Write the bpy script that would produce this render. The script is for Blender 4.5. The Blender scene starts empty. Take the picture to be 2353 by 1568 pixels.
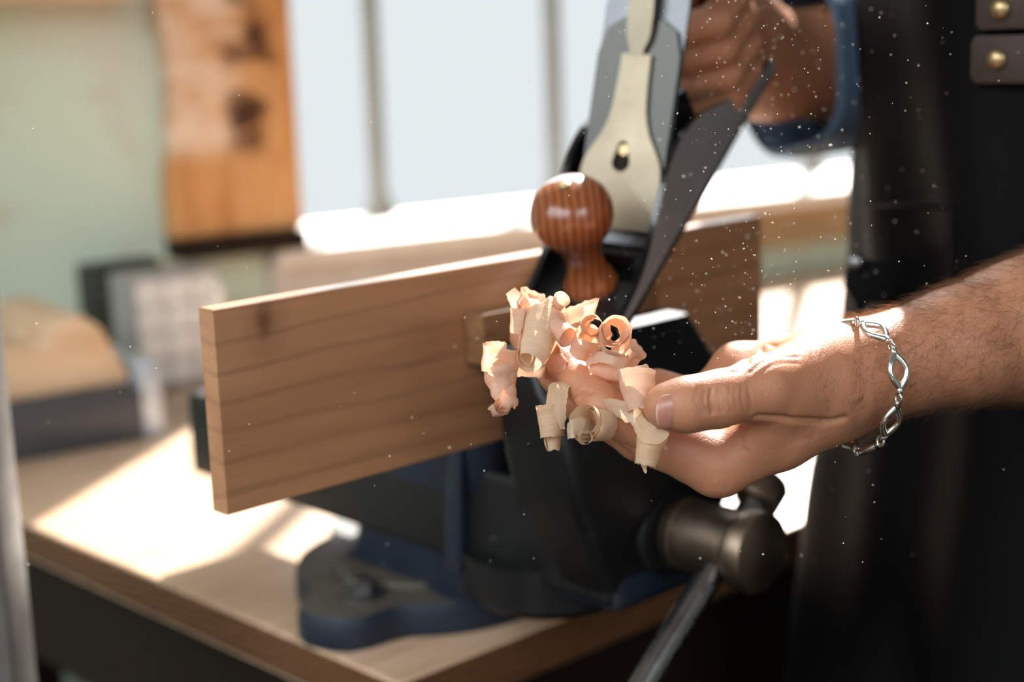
import bpy, bmesh, math, random
import numpy as np
from mathutils import Vector, Matrix, noise as mnoise
random.seed(7); rng = np.random.default_rng(7)
S = bpy.context.scene; COL = S.collection
PI = math.pi

# ------------------------------------------------------------------ camera frame and survey helpers
# world: X along the clamped board, Y away from the vise handle, Z up; metres; bench top at z = 0.90
F = 3595.0; PIT = math.radians(11.3); ROL = math.radians(2.0); AL = math.radians(46.7); ZB = 0.90
def nv(*a): return np.array(a, float)
def unit(a): a = np.array(a, float); return a/np.linalg.norm(a)
_f = nv(0, math.cos(PIT), -math.sin(PIT)); _r0 = nv(1, 0, 0); _u0 = nv(0, math.sin(PIT), math.cos(PIT))
_u = _u0*math.cos(ROL)+_r0*math.sin(ROL); _r = _r0*math.cos(ROL)-_u0*math.sin(ROL)
RW = np.array([[math.sin(AL), math.cos(AL), 0], [-math.cos(AL), math.sin(AL), 0], [0, 0, 1]])
CF, CU, CR = RW@_f, RW@_u, RW@_r
CAM = nv(-0.3557, -0.5618, 1.24)
def ray(x, y): return CF+CR*((x-1176.5)/F)-CU*((y-784)/F)
def cp(x, y, d): return CAM+ray(x, y)*d                     # survey point: image position and distance
def onp(x, y, ax, val):
    v = ray(x, y); return CAM+v*((val-CAM[ax])/v[ax])
def pxy(V):
    q = np.atleast_2d(V)-CAM; d = q@CF
    return np.stack([1176.5+F*(q@CR)/d, 784-F*(q@CU)/d], 1), d
def cv(x, y, z): return CR*x+CU*y-CF*z                       # direction: right, up, towards the viewer
WD = nv(0.98061466, -0.19594614, 0); WN = nv(0.19594614, 0.98061466, 0)   # along the window wall, outward
WJ = nv(1.40235926, 0.71010251, 0)
def wl(s, off, z): return WJ+WD*s-WN*off+nv(0, 0, z)          # off > 0 towards the room

# ------------------------------------------------------------------ object helpers
def tag(o, label=None, cat=None, group=None, kind=None):
    if label: o['label'] = label
    if cat: o['category'] = cat
    if group: o['group'] = group
    if kind: o['kind'] = kind
    return o
def thing(name, label, cat, loc, group=None):
    o = bpy.data.objects.new(name, None); COL.objects.link(o); o.location = Vector(loc)
    o.empty_display_size = .02
    return tag(o, label, cat, group)
def wloc(o):
    l = np.array(o.location)
    while o.parent: o = o.parent; l = l+np.array(o.location)
    return l
def obj(name, V, Fc, mat, parent=None, smooth=False, uv=None, auto=None):
    V = np.array(V, float).reshape(-1, 3)
    if parent is None:
        loc = nv(V[:, 0].mean(), V[:, 1].mean(), V[:, 2].min()); off = loc
    else:
        loc = nv(0, 0, 0); off = wloc(parent)
    me = bpy.data.meshes.new(name); me.from_pydata((V-off).tolist(), [], [tuple(int(i) for i in f) for f in Fc])
    me.validate(); me.update()
    if uv is not None and len(me.loops) > 0:
        l = me.uv_layers.new(name='UVMap'); idx = np.zeros(len(me.loops), int); me.loops.foreach_get('vertex_index', idx)
        l.data.foreach_set('uv', np.array(uv, np.float32)[idx].ravel())
    if smooth: me.shade_smooth()
    if auto is not None:
        try: me.shade_smooth(); me.set_sharp_from_angle(angle=math.radians(auto))
        except Exception: pass
    me.materials.append(mat)
    o = bpy.data.objects.new(name, me); COL.objects.link(o); o.location = Vector(loc)
    if parent is not None: o.parent = parent
    return o
def join(*ms):
    V = []; Fc = []; n = 0
    for v, f in ms:
        v = np.array(v, float).reshape(-1, 3); V.append(v); Fc += [tuple(i+n for i in q) for q in f]; n += len(v)
    return np.concatenate(V), Fc
def from_bm(bm):
    bm.verts.index_update(); V = [tuple(v.co) for v in bm.verts]; Fc = [[v.index for v in f.verts] for f in bm.faces]; bm.free(); return np.array(V), Fc
def bevel(V, Fc, w, seg=2, ang=30):
    bm = bmesh.new(); vs = [bm.verts.new(v) for v in V]
    for f in Fc:
        try: bm.faces.new([vs[i] for i in f])
        except ValueError: pass
    bmesh.ops.recalc_face_normals(bm, faces=bm.faces)
    es = [e for e in bm.edges if len(e.link_faces) == 2 and e.calc_face_angle() > math.radians(ang)]
    bmesh.ops.bevel(bm, geom=es, offset=w, segments=seg, profile=.6, affect='EDGES', clamp_overlap=True)
    return from_bm(bm)
def box(x0, x1, y0, y1, z0, z1, bev=0, seg=2):
    V = [(x, y, z) for z in (z0, z1) for y in (y0, y1) for x in (x0, x1)]
    Fc = [(0, 2, 3, 1), (4, 5, 7, 6), (0, 1, 5, 4), (2, 6, 7, 3), (0, 4, 6, 2), (1, 3, 7, 5)]
    return bevel(V, Fc, bev, seg) if bev else (np.array(V, float), Fc)
def fbox(fr, a, b, c, bev=0):                                  # box in a frame function fr(s, off, z)
    V, Fc = box(a[0], a[1], b[0], b[1], c[0], c[1], bev)
    return np.array([fr(*v) for v in V]), Fc
def prism(poly, fr, t0, t1, bev=0, seg=2):                     # poly [(a,b)], fr(a,b,t) -> point
    n = len(poly)
    V = [fr(a, b, t0) for a, b in poly]+[fr(a, b, t1) for a, b in poly]
    Fc = [tuple(range(n))[::-1], tuple(range(n, 2*n))]+[(i, (i+1) % n, n+(i+1) % n, n+i) for i in range(n)]
    return bevel(V, Fc, bev, seg) if bev else (np.array(V, float), Fc)
def basis(a):
    a = unit(a); h = nv(0, 0, 1) if abs(a[2]) < .9 else nv(1, 0, 0)
    u = unit(np.cross(a, h)); return a, u, np.cross(a, u)
def lathe(p, ax, prof, n=32, u=None):                          # prof [(t, r)] along ax
    a, b, c = basis(ax)
    V = []; Fc = []
    for t, r in prof:
        for i in range(n):
            an = 2*PI*i/n; V.append(p+a*t+(b*math.cos(an)+c*math.sin(an))*r)
    m = len(prof)
    for j in range(m-1):
        for i in range(n):
            k = (i+1) % n; Fc.append((j*n+i, j*n+k, (j+1)*n+k, (j+1)*n+i))
    Fc.append(tuple(range(n))[::-1]); Fc.append(tuple(range((m-1)*n, m*n)))
    return np.array(V), Fc
def cyl(p, q, r, n=28, bev=0.0):
    L = np.linalg.norm(np.array(q)-p); b = bev
    pr = [(0, r), (L, r)] if not b else [(0, r-b), (b*.3, r-b*.3), (b, r), (L-b, r), (L-b*.3, r-b*.3), (L, r-b)]
    return lathe(np.array(p, float), np.array(q, float)-p, pr, n)
def tube(P, R, n=10, closed=False, cap=True):
    P = np.array(P, float); m = len(P); R = np.full(m, R) if np.isscalar(R) else np.array(R)
    T = np.roll(P, -1, 0)-np.roll(P, 1, 0) if closed else np.gradient(P, axis=0)
    T /= np.linalg.norm(T, axis=1)[:, None]+1e-12
    _, u, _ = basis(T[0]); V = []
    for i in range(m):
        u = u-T[i]*(u@T[i]); u = unit(u); w = np.cross(T[i], u)
        for k in range(n):
            a = 2*PI*k/n; V.append(P[i]+(u*math.cos(a)+w*math.sin(a))*R[i])
    Fc = []
    for j in range(m if closed else m-1):
        for i in range(n):
            k = (i+1) % n; j2 = (j+1) % m; Fc.append((j*n+i, j*n+k, j2*n+k, j2*n+i))
    if not closed and cap: Fc += [tuple(range(n))[::-1], tuple(range((m-1)*n, m*n))]
    return np.array(V), Fc
def loft(rings, cap=True):
    n = len(rings[0]); m = len(rings); V = np.concatenate([np.array(r, float) for r in rings]); Fc = []
    for j in range(m-1):
        for i in range(n):
            k = (i+1) % n; Fc.append((j*n+i, j*n+k, (j+1)*n+k, (j+1)*n+i))
    if cap: Fc += [tuple(range(n))[::-1], tuple(range((m-1)*n, m*n))]
    return V, Fc
def spline(P, n):
    P = np.array(P, float); m = len(P); t = np.linspace(0, m-1, n); i = np.clip(t.astype(int), 0, m-2); f = (t-i)[:, None]
    p1, p2 = P[i], P[i+1]; p0 = P[np.maximum(i-1, 0)]; p3 = P[np.minimum(i+2, m-1)]
    return .5*((2*p1)+(-p0+p2)*f+(2*p0-5*p1+4*p2-p3)*f**2+(-p0+3*p1-3*p2+p3)*f**3)
def orient(V, Fc):
    bm = bmesh.new(); vs = [bm.verts.new(v) for v in V]
    for f in Fc:
        try: bm.faces.new([vs[i] for i in f])
        except ValueError: pass
    bmesh.ops.recalc_face_normals(bm, faces=bm.faces); return from_bm(bm)

# ------------------------------------------------------------------ materials
def mat(name, base=(.5, .5, .5), rough=.5, metal=0, spec=.5, **kw):
    m = bpy.data.materials.new(name); m.use_nodes = True; nt = m.node_tree; b = nt.nodes['Principled BSDF']
    b.inputs['Base Color'].default_value = (*base, 1); b.inputs['Roughness'].default_value = rough
    b.inputs['Metallic'].default_value = metal; b.inputs['Specular IOR Level'].default_value = spec
    for k, v in kw.items(): b.inputs[k.replace('_', ' ')].default_value = v
    return m
class NT:
    def __init__(s, m): s.nt = m.node_tree; s.b = s.nt.nodes['Principled BSDF']; s.out = s.nt.nodes['Material Output']
    def n(s, t, **kw):
        x = s.nt.nodes.new(t)
        for k, v in kw.items():
            if k.startswith('i_'): x.inputs[int(k[2:]) if k[2:].isdigit() else k[2:].replace('_', ' ')].default_value = v
            else: setattr(x, k, v)
        return x
    def l(s, a, b): s.nt.links.new(a, b)
    def coord(s, scale=(1, 1, 1), kind='Object', rot=(0, 0, 0), loc=(0, 0, 0)):
        tc = s.n('ShaderNodeTexCoord'); mp = s.n('ShaderNodeMapping'); mp.inputs['Scale'].default_value = scale
        mp.inputs['Rotation'].default_value = rot; mp.inputs['Location'].default_value = loc
        s.l(tc.outputs[kind], mp.inputs[0]); return mp.outputs[0]
    def noise(s, v, sc=5, det=4, ro=.5, dist=0):
        x = s.n('ShaderNodeTexNoise'); x.inputs['Scale'].default_value = sc; x.inputs['Detail'].default_value = det
        x.inputs['Roughness'].default_value = ro; x.inputs['Distortion'].default_value = dist; s.l(v, x.inputs['Vector']); return x.outputs['Fac']
    def ramp(s, fac, stops, interp='LINEAR'):
        x = s.n('ShaderNodeValToRGB'); e = x.color_ramp.elements; x.color_ramp.interpolation = interp
        while len(e) > 1: e.remove(e[-1])
        e[0].position = stops[0][0]; e[0].color = (*stops[0][1], 1)
        for p, c in stops[1:]: q = e.new(p); q.color = (*c, 1)
        s.l(fac, x.inputs[0]); return x.outputs[0]
    def mix(s, fac, a, b, mode='MIX'):
        x = s.n('ShaderNodeMix'); x.data_type = 'RGBA'; x.blend_type = mode
        for sock, val in ((x.inputs[0], fac), (x.inputs[6], a), (x.inputs[7], b)):
            if isinstance(val, (int, float)): sock.default_value = val
            elif isinstance(val, tuple): sock.default_value = (*val, 1)
            else: s.l(val, sock)
        return x.outputs[2]
    def math(s, op, a, b=None):
        x = s.n('ShaderNodeMath'); x.operation = op
        for i, v in enumerate((a, b)):
            if v is None: continue
            if isinstance(v, (int, float)): x.inputs[i].default_value = v
            else: s.l(v, x.inputs[i])
        return x.outputs[0]
    def bump(s, h, st=.3, dist=.001):
        x = s.n('ShaderNodeBump'); x.inputs['Strength'].default_value = st; x.inputs['Distance'].default_value = dist
        s.l(h, x.inputs['Height']); s.l(x.outputs[0], s.b.inputs['Normal']); return x
    def col(s, c): s.l(c, s.b.inputs['Base Color'])

def wood(name, dark, mid, light, rough=.5, sc=(6, 60, 60), bump=.15, rings=0., spec=.3):
    m = mat(name, mid, rough, spec=spec); t = NT(m); v = t.coord(sc)
    g = t.noise(v, 1.6, 5, .6, .8); g2 = t.noise(t.coord(tuple(x*5 for x in sc)), 2.0, 3, .6)
    c = t.ramp(g, [(.3, dark), (.5, mid), (.7, light)])
    c = t.mix(.28, c, t.ramp(g2, [(.35, dark), (.65, light)]))
    t.col(c); t.bump(g2, bump, .0006); return m

M = {}
def cherry():
    m = mat('cherry_board_wood', (.4, .2, .09), .4, spec=.5, Coat_Weight=.45, Coat_Roughness=.16); t = NT(m)
    v = t.coord((1.4, 10, 16)); base = t.noise(v, 1.5, 4, .55, .6)
    c = t.ramp(base, [(.3, (.36, .158, .070)), (.5, (.49, .235, .112)), (.7, (.58, .30, .155))])
    # growth lines running along the board, wavering
    w = t.n('ShaderNodeTexWave'); w.wave_type = 'BANDS'; w.bands_direction = 'Z'; w.wave_profile = 'SIN'
    w.inputs['Scale'].default_value = 1.0; w.inputs['Distortion'].default_value = 5; w.inputs['Detail'].default_value = 3; w.inputs['Detail Scale'].default_value = .8
    t.l(t.coord((6, 20, 22)), w.inputs[0])
    ln = t.ramp(w.outputs['Fac'], [(0, (0, 0, 0)), (.86, (0, 0, 0)), (.97, (1, 1, 1))])
    c = t.mix(t.math('MULTIPLY', ln, .26), c, (.16, .07, .032))
    fine = t.noise(t.coord((25, 400, 600)), 1, 3, .6)
    c = t.mix(t.math('MULTIPLY', fine, .28), c, (.17, .075, .035))
    # knot near the free end
    kn = onp(607, 736, 1, 0.0)
    vm = t.n('ShaderNodeVectorMath'); vm.operation = 'DISTANCE'; mp = t.coord((1, 1, .62)); t.l(mp, vm.inputs[0])
    kloc = kn-nv(BC[0], BC[1], BC[2]); vm.inputs[1].default_value = (kloc[0], kloc[1], kloc[2]*.62)
    kd = t.math('ADD', vm.outputs['Value'], t.math('MULTIPLY', t.noise(t.coord((1, 1, 1)), 250, 2), .0025))
    c = t.mix(t.ramp(kd, [(.0022, (1, 1, 1)), (.0058, (0, 0, 0))]), c, (.05, .022, .012))
    c = t.mix(t.ramp(kd, [(.003, (.45, .45, .45)), (.016, (0, 0, 0))]), c, (.2, .09, .04))
    t.col(c); t.bump(fine, .08, .0004); return m
def iron(name, base, rough=.35, metal=.0, nb=.25, sc=300, wear=None, coat=0.):
    m = mat(name, base, rough, metal, **({'Coat_Weight': coat} if coat else {})); t = NT(m)
    n1 = t.noise(t.coord(), sc, 4, .6); n2 = t.noise(t.coord(), 38, 5, .6)
    c = t.mix(n2, tuple(x*.75 for x in base), tuple(min(1, x*1.3) for x in base))
    if wear: c = t.mix(t.ramp(t.noise(t.coord(), 22, 6, .65), [(.56, (0, 0, 0)), (.68, (1, 1, 1))]), c, wear)
    t.col(c); t.l(t.ramp(n2, [(.3, (rough*.8,)*3), (.7, (min(1, rough*1.25),)*3)]), t.b.inputs['Roughness']); t.bump(n1, nb, .0004); return m
M['blue_iron'] = iron('blue_enamel_cast_iron', (.005, .013, .027), .55, 0, .5, 260, (.016, .015, .013))
M['dust_iron'] = iron('dusty_cast_iron', (.07, .06, .045), .6, 0, .5, 260)
M['black_iron'] = iron('black_japanned_iron', (.006, .0065, .007), .22, 0, .15, 300, coat=.5)
M['dark_iron'] = iron('dark_jaw_iron', (.0035, .0038, .0042), .45, 0, .3, 300)
M['steel'] = iron('brushed_steel', (.24, .24, .24), .3, 1, .1, 500)
M['ironsteel'] = iron('grey_blade_steel', (.13, .135, .14), .35, 1, .1, 400)
M['capiron'] = iron('dark_polished_steel', (.055, .055, .05), .25, 1, .1, 400)
M['grey_iron'] = iron('ground_grey_iron', (.30, .29, .285), .45, .3, .15, 400)
M['spindle'] = iron('worn_spindle_steel', (.22, .165, .12), .36, 1, .2, 260)
M['nickel'] = iron('warm_nickel', (.33, .28, .195), .42, .55, .08, 350)
M['brass'] = mat('brass', (.45, .33, .17), .35, .9)
M['silver'] = iron('worn_silver', (.78, .76, .72), .2, 1, .12, 500)
def knobwood():
    m = mat('polished_rosewood', (.2, .05, .015), .22, spec=.5, Coat_Weight=.35, Coat_Roughness=.18); t = NT(m)
    w = t.n('ShaderNodeTexWave'); w.wave_type = 'BANDS'; w.bands_direction = 'X'; w.inputs['Scale'].default_value = 85; w.inputs['Distortion'].default_value = 2.6; w.inputs['Detail'].default_value = 2
    t.l(t.coord((1, 1, .35), rot=(0, .25, .75)), w.inputs[0])
    c = t.ramp(w.outputs['Fac'], [(0, (.17, .045, .015)), (.5, (.23, .066, .021)), (1, (.30, .092, .031))])
    t.col(c); return m
M['knob'] = knobwood()
def skin():
    m = mat('skin', (.56, .31, .21), .46, spec=.4); t = NT(m); b = t.b
    n1 = t.noise(t.coord(), 60, 4, .6); n2 = t.noise(t.coord(), 14, 3)
    c = t.mix(n1, (.37, .165, .085), (.52, .255, .14)); c = t.mix(t.math('MULTIPLY', n2, .35), c, (.50, .18, .11))
    t.col(c)
    b.inputs['Subsurface Weight'].default_value = .55; b.inputs['Subsurface Radius'].default_value = (1.0, .28, .14); b.inputs['Subsurface Scale'].default_value = .0055
    v1 = t.n('ShaderNodeTexVoronoi'); v1.feature = 'DISTANCE_TO_EDGE'; v1.inputs['Scale'].default_value = 900; t.l(t.coord((1, 1, .55)), v1.inputs['Vector'])
    wr = t.noise(t.coord((900, 200, 900), rot=(.3, .6, .2)), 1.2, 3, .6, .6)
    h = t.math('ADD', t.math('MULTIPLY', v1.outputs['Distance'], .7), wr)
    t.bump(h, .42, .0005); return m
M['skin'] = skin()
def nailm():
    m = mat('fingernail', (.5, .22, .15), .25, spec=.5); b = m.node_tree.nodes['Principled BSDF']
    b.inputs['Subsurface Weight'].default_value = .3; b.inputs['Subsurface Radius'].default_value = (1, .3, .15); b.inputs['Subsurface Scale'].default_value = .004
    t = NT(m); c = t.mix(t.noise(t.coord(), 200, 2), (.42, .17, .11), (.54, .26, .19)); t.col(c); return m
M['nail'] = nailm(); M['nail_edge'] = mat('nail_free_edge', (.55, .36, .25), .4)
def hairm():
    m = mat('arm_hair_strands', (.12, .065, .035), .45, spec=.4); t = NT(m)
    tr = t.n('ShaderNodeBsdfTranslucent'); tr.inputs[0].default_value = (.75, .48, .3, 1); mx = t.n('ShaderNodeMixShader'); mx.inputs[0].default_value = .45
    t.l(t.b.outputs[0], mx.inputs[1]); t.l(tr.outputs[0], mx.inputs[2]); t.l(mx.outputs[0], t.out.inputs[0]); return m
M['hair'] = hairm()
def shav(name, base, trans):
    m = mat(name, base, .5, spec=.25); t = NT(m)
    g = t.noise(t.coord((30, 1100, 1), 'UV'), 1, 4, .6, .3); g2 = t.noise(t.coord((70, 260, 1), 'UV'), 1, 3, .5, .5)
    c = t.mix(g, tuple(x*.74 for x in base), tuple(min(1, x*1.1) for x in base)); c = t.mix(t.math('MULTIPLY', g2, .35), c, (base[0]*.82, base[1]*.62, base[2]*.45))
    t.col(c); bp = t.bump(g, .35, .0004)
    tr = t.n('ShaderNodeBsdfTranslucent'); t.l(t.mix(1.0, c, trans, 'MULTIPLY'), tr.inputs[0]); t.l(bp.outputs[0], tr.inputs['Normal'])
    mx = t.n('ShaderNodeMixShader'); mx.inputs[0].default_value = .5
    t.l(t.b.outputs[0], mx.inputs[1]); t.l(tr.outputs[0], mx.inputs[2]); t.l(mx.outputs[0], t.out.inputs[0]); return m
M['shav_pink'] = shav('pink_wood_shaving', (.82, .64, .50), (1, .78, .64))
M['shav_cream'] = shav('cream_wood_shaving', (.82, .70, .54), (1, .86, .70))
M['shav_tan'] = shav('tan_wood_shaving', (.85, .68, .47), (1, .84, .62))
def leather():
    m = mat('black_leather', (.012, .012, .012), .6, spec=.08); t = NT(m)
    n = t.noise(t.coord(), 160, 5, .65); n2 = t.noise(t.coord((9, 9, 3)), 1.5, 4, .6)
    t.col(t.mix(n2, (.0012, .0012, .0015), (.0045, .0045, .0045))); t.bump(n, .3, .001); return m
M['leather'] = leather()
M['brown_leather'] = iron('brown_leather', (.028, .013, .007), .6, 0, .5, 200)
def denim():
    m = mat('blue_denim', (.05, .10, .18), .85, spec=.15); t = NT(m)
    w = t.n('ShaderNodeTexWave'); w.inputs['Scale'].default_value = 350; w.inputs['Distortion'].default_value = 1; t.l(t.coord(rot=(.4, .7, .3)), w.inputs[0])
    n = t.noise(t.coord(), 25, 4, .6); c = t.mix(n, (.035, .07, .12), (.12, .20, .31)); t.col(t.mix(t.math('MULTIPLY', w.outputs['Fac'], .3), c, (.22, .29, .38)))
    t.bump(t.noise(t.coord(), 300, 3), .4, .001); return m
M['denim'] = denim()
M['trouser'] = iron('dark_trousers', (.02, .021, .024), .85, 0, .3, 300)
M['bench'] = wood('bench_top_wood', (.38, .235, .135), (.53, .35, .225), (.64, .455, .32), .36, (3, 40, 40), .1, 0, .55)
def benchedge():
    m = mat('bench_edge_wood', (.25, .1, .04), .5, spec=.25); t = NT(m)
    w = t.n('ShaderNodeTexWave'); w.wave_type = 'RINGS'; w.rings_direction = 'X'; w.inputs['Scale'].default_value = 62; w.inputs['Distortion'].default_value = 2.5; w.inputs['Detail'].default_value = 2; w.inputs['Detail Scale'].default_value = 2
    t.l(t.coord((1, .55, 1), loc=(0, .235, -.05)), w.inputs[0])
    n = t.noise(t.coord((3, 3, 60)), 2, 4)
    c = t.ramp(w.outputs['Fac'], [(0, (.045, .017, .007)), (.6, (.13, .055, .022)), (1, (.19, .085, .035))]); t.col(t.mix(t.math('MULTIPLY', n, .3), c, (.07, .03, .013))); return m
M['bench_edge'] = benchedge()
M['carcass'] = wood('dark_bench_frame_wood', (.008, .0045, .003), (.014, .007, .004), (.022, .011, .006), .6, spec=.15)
def slabm():
    m = mat('knotty_slab_wood', (.5, .27, .11), .5, spec=.25); t = NT(m)
    v = t.coord((1, 1, 1)); g = t.noise(t.coord((28, 28, 5)), 1, 4, .6, 1.2)
    c = t.ramp(g, [(.3, (.42, .17, .05)), (.5, (.60, .28, .10)), (.72, (.70, .38, .17))])
    # pale sapwood flecks to the left, dark figure down the middle (its own pattern)
    st = t.noise(t.coord((9, 9, 34)), 1, 4, .55, .9)
    kx = t.n('ShaderNodeSeparateXYZ'); t.l(v, kx.inputs[0])
    xx = t.math('SUBTRACT', kx.outputs[0], .070)
    left = t.ramp(t.math('ADD', xx, t.math('MULTIPLY', t.noise(t.coord((4, 4, 16)), 1.5, 3), .05)), [(.0, (1, 1, 1)), (.035, (0, 0, 0))])
    zz = kx.outputs[2]
    up = t.ramp(zz, [(.075, (0, 0, 0)), (.10, (1, 1, 1))])
    c = t.mix(t.math('MULTIPLY', t.math('MULTIPLY', left, up), t.ramp(st, [(.35, (.2,)*3), (.6, (.85,)*3)])), c, (.85, .66, .50))
    mid = t.math('SUBTRACT', 1.0, t.math('MULTIPLY', t.math('ABSOLUTE', t.math('SUBTRACT', t.math('ADD', xx, t.math('MULTIPLY', t.noise(t.coord((3, 3, 12)), 2, 2), .06)), .034)), 34.))
    kn = t.noise(t.coord((8, 8, 22)), 1.3, 3, .5, .8)
    k = t.math('MULTIPLY', t.math('MINIMUM', t.math('MULTIPLY', t.math('MAXIMUM', mid, 0.), 1.8), 1.), t.ramp(kn, [(.40, (0, 0, 0)), (.52, (1, 1, 1))]))
    c = t.mix(t.math('MULTIPLY', t.math('MULTIPLY', k, up), .95), c, (.05, .014, .006)); t.col(c); return m
def wallm():
    m = mat('painted_green_wall', (.5, .55, .42), .7, spec=.2); t = NT(m)
    n = t.noise(t.coord((1, 1, .5)), 3.0, 4, .55, .4); n2 = t.noise(t.coord(), 9, 5, .6)
    c = t.mix(n, (.58, .68, .52), (.70, .78, .66))
    c = t.mix(t.math('MULTIPLY', t.ramp(n2, [(.55, (0, 0, 0)), (.72, (1, 1, 1))]), .55), c, (.55, .44, .28))
    c = t.mix(t.math('MULTIPLY', t.ramp(t.noise(t.coord((1, 1, 1), loc=(3, 1, 2)), 6, 4), [(.55, (0, 0, 0)), (.7, (1, 1, 1))]), .5), c, (.66, .58, .55))
    t.col(c); t.bump(n2, .2, .004); return m
M['wall'] = wallm()
M['plaster'] = iron('pale_pink_plaster', (.60, .54, .48), .8, 0, .3, 60)
M['ceiling'] = iron('ceiling_paint', (.55, .54, .50), .8, 0, .2, 60)
M['floor'] = wood('dark_floor_boards', (.03, .02, .014), (.05, .033, .022), (.07, .048, .032), .6, (2, 20, 20))
M['sill'] = iron('weathered_white_sill', (.72, .66, .60), .6, 0, .3, 90)
M['rail'] = wood('brown_rail_wood', (.26, .16, .08), (.38, .25, .13), (.48, .34, .2), .6, (3, 30, 30))
M['mullion'] = iron('grey_window_bar_paint', (.16, .15, .135), .6, 0, .2, 90)
M['post'] = iron('grey_painted_post', (.10, .09, .08), .45, 0, .15, 90)
M['darkbox'] = iron('dark_green_metal', (.035, .04, .025), .55, 0, .3, 90)
M['greymetal'] = iron('dark_grey_plastic', (.05, .055, .065), .35, 0, .2, 90)
M['bluegrey'] = iron('pale_blue_metal', (.45, .52, .60), .3, .4, .1, 90)
M['palewood'] = wood('pale_pine_block', (.52, .33, .19), (.66, .45, .28), (.74, .54, .36), .5, (4, 30, 30))
M['drawer'] = iron('frosted_pale_drawers', (.72, .68, .64), .4, 0, .1, 90)
M['cabinet'] = iron('grey_drawer_cabinet', (.35, .34, .32), .5, 0, .1, 90)
M['cardboard'] = iron('brown_grey_card', (.16, .125, .085), .8, 0, .2, 60)
M['dust'] = mat('sawdust', (.9, .82, .7), .6)
def glass():
    m = bpy.data.materials.new('window_glass'); m.use_nodes = True; nt = m.node_tree
    for x in list(nt.nodes):
        if x.type != 'OUTPUT_MATERIAL': nt.nodes.remove(x)
    o = [x for x in nt.nodes][0]; a = nt.nodes.new('ShaderNodeBsdfTransparent'); g = nt.nodes.new('ShaderNodeBsdfGlossy'); g.inputs['Roughness'].default_value = .02
    lw = nt.nodes.new('ShaderNodeLayerWeight'); fr = nt.nodes.new('ShaderNodeMath'); fr.operation = 'POWER'; fr.inputs[1].default_value = 4.0; nt.links.new(lw.outputs['Facing'], fr.inputs[0]); mx = nt.nodes.new('ShaderNodeMixShader')
    a.inputs[0].default_value = (.985, .99, .99, 1)
    nt.links.new(fr.outputs[0], mx.inputs[0]); nt.links.new(a.outputs[0], mx.inputs[1]); nt.links.new(g.outputs[0], mx.inputs[2]); nt.links.new(mx.outputs[0], o.inputs[0]); return m
M['glass'] = glass()

# ------------------------------------------------------------------ the room
SILL = 1.012; WTOP = 3.4
def struct(name, mesh, m, **kw): return tag(obj(name, *mesh, m, **kw), kind='structure')
TH = .20                                                      # wall thickness
S0, S1 = -.775, 1.10                                          # opening along the wall
wallmesh = join(fbox(wl, (-2.6, S0), (-TH, 0), (0, 3.6)), fbox(wl, (S1, 2.2), (-TH, 0), (0, 3.6)),
                fbox(wl, (S0, S1), (-TH, 0), (0, SILL-.018)), fbox(wl, (S0, S1), (-TH, 0), (WTOP, 3.6)))
struct('wall_window_side', wallmesh, M['wall'])
# window sill board, protruding into the room
struct('trim_1', fbox(wl, (S0-.022, S1+.02), (-TH+.01, .035), (SILL-.018, SILL), .004), M['sill'])
struct('trim_2', fbox(wl, (-.36, S1), (.0005, .016), (SILL-.072, SILL-.0185), .002), M['rail'])
struct('trim_3', fbox(wl, (S0-.02, -.363), (.0005, .010), (SILL-.105, SILL-.0185), .002), M['plaster'])
win = thing('window_1', None, None, wl(0, -.16, SILL)); win['kind'] = 'structure'
fr = join(fbox(wl, (S0, S0+.03), (-.185, -.145), (SILL, WTOP)), fbox(wl, (S1-.03, S1), (-.185, -.145), (SILL, WTOP)),
          fbox(wl, (S0, S1), (-.185, -.145), (WTOP-.03, WTOP)))
obj('window_frame', *fr, M['mullion'], win)
def onwall(x, y, off):
    v = ray(x, y); q0 = WJ-WN*off; t = ((q0-CAM)@WN)/(v@WN); p = CAM+v*t; return (p-WJ)@WD, p[2]
for px, py in ((862, 300), (1272, 250), (1600, 300), (1862, 380), (2140, 300), (2400, 300)):
    s, _ = onwall(px, py, -.165)
    if s > S1: continue
    prof = [(-.0066, -.012), (.0066, -.012), (.0066, .012), (-.0066, .012)]
    bar = fbox(wl, (s-.0066, s+.0066), (-.177, -.153), (SILL, WTOP-.03), .0015)
    foot = prism([(-.017, 0), (.017, 0), (.0075, .03), (-.0075, .03)], lambda a, b, t, s=s: wl(s+a, t, SILL+b), -.179, -.148, .002)
    obj('glazing_bar', *join(bar, foot), M['mullion'], win)
obj('window_pane', *fbox(wl, (S0+.03, S1-.03), (-.171, -.168), (SILL, WTOP-.03)), M['glass'], win)
def cb(a, b, z): return wl(a, b, z)
struct('floor', fbox(wl, (-2.6, 2.2), (0, 3.6), (-.05, 0)), M['floor'])
struct('ceiling', fbox(wl, (-2.6, 2.2), (-TH, 3.6), (3.6, 3.65)), M['ceiling'])
struct('wall_right', fbox(wl, (2.2, 2.3), (-TH, 3.6), (0, 3.6)), M['ceiling'])
struct('wall_back', join(fbox(wl, (-2.7, -2.3), (3.6, 3.7), (0, 3.6)), fbox(wl, (-1.0, 2.3), (3.6, 3.7), (0, 3.6)), fbox(wl, (-2.3, -1.0), (3.6, 3.7), (0, 1.35)), fbox(wl, (-2.3, -1.0), (3.6, 3.7), (2.9, 3.6))), M['ceiling'])  # unseen wall; its opening is added to throw fill on board and hand
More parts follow.
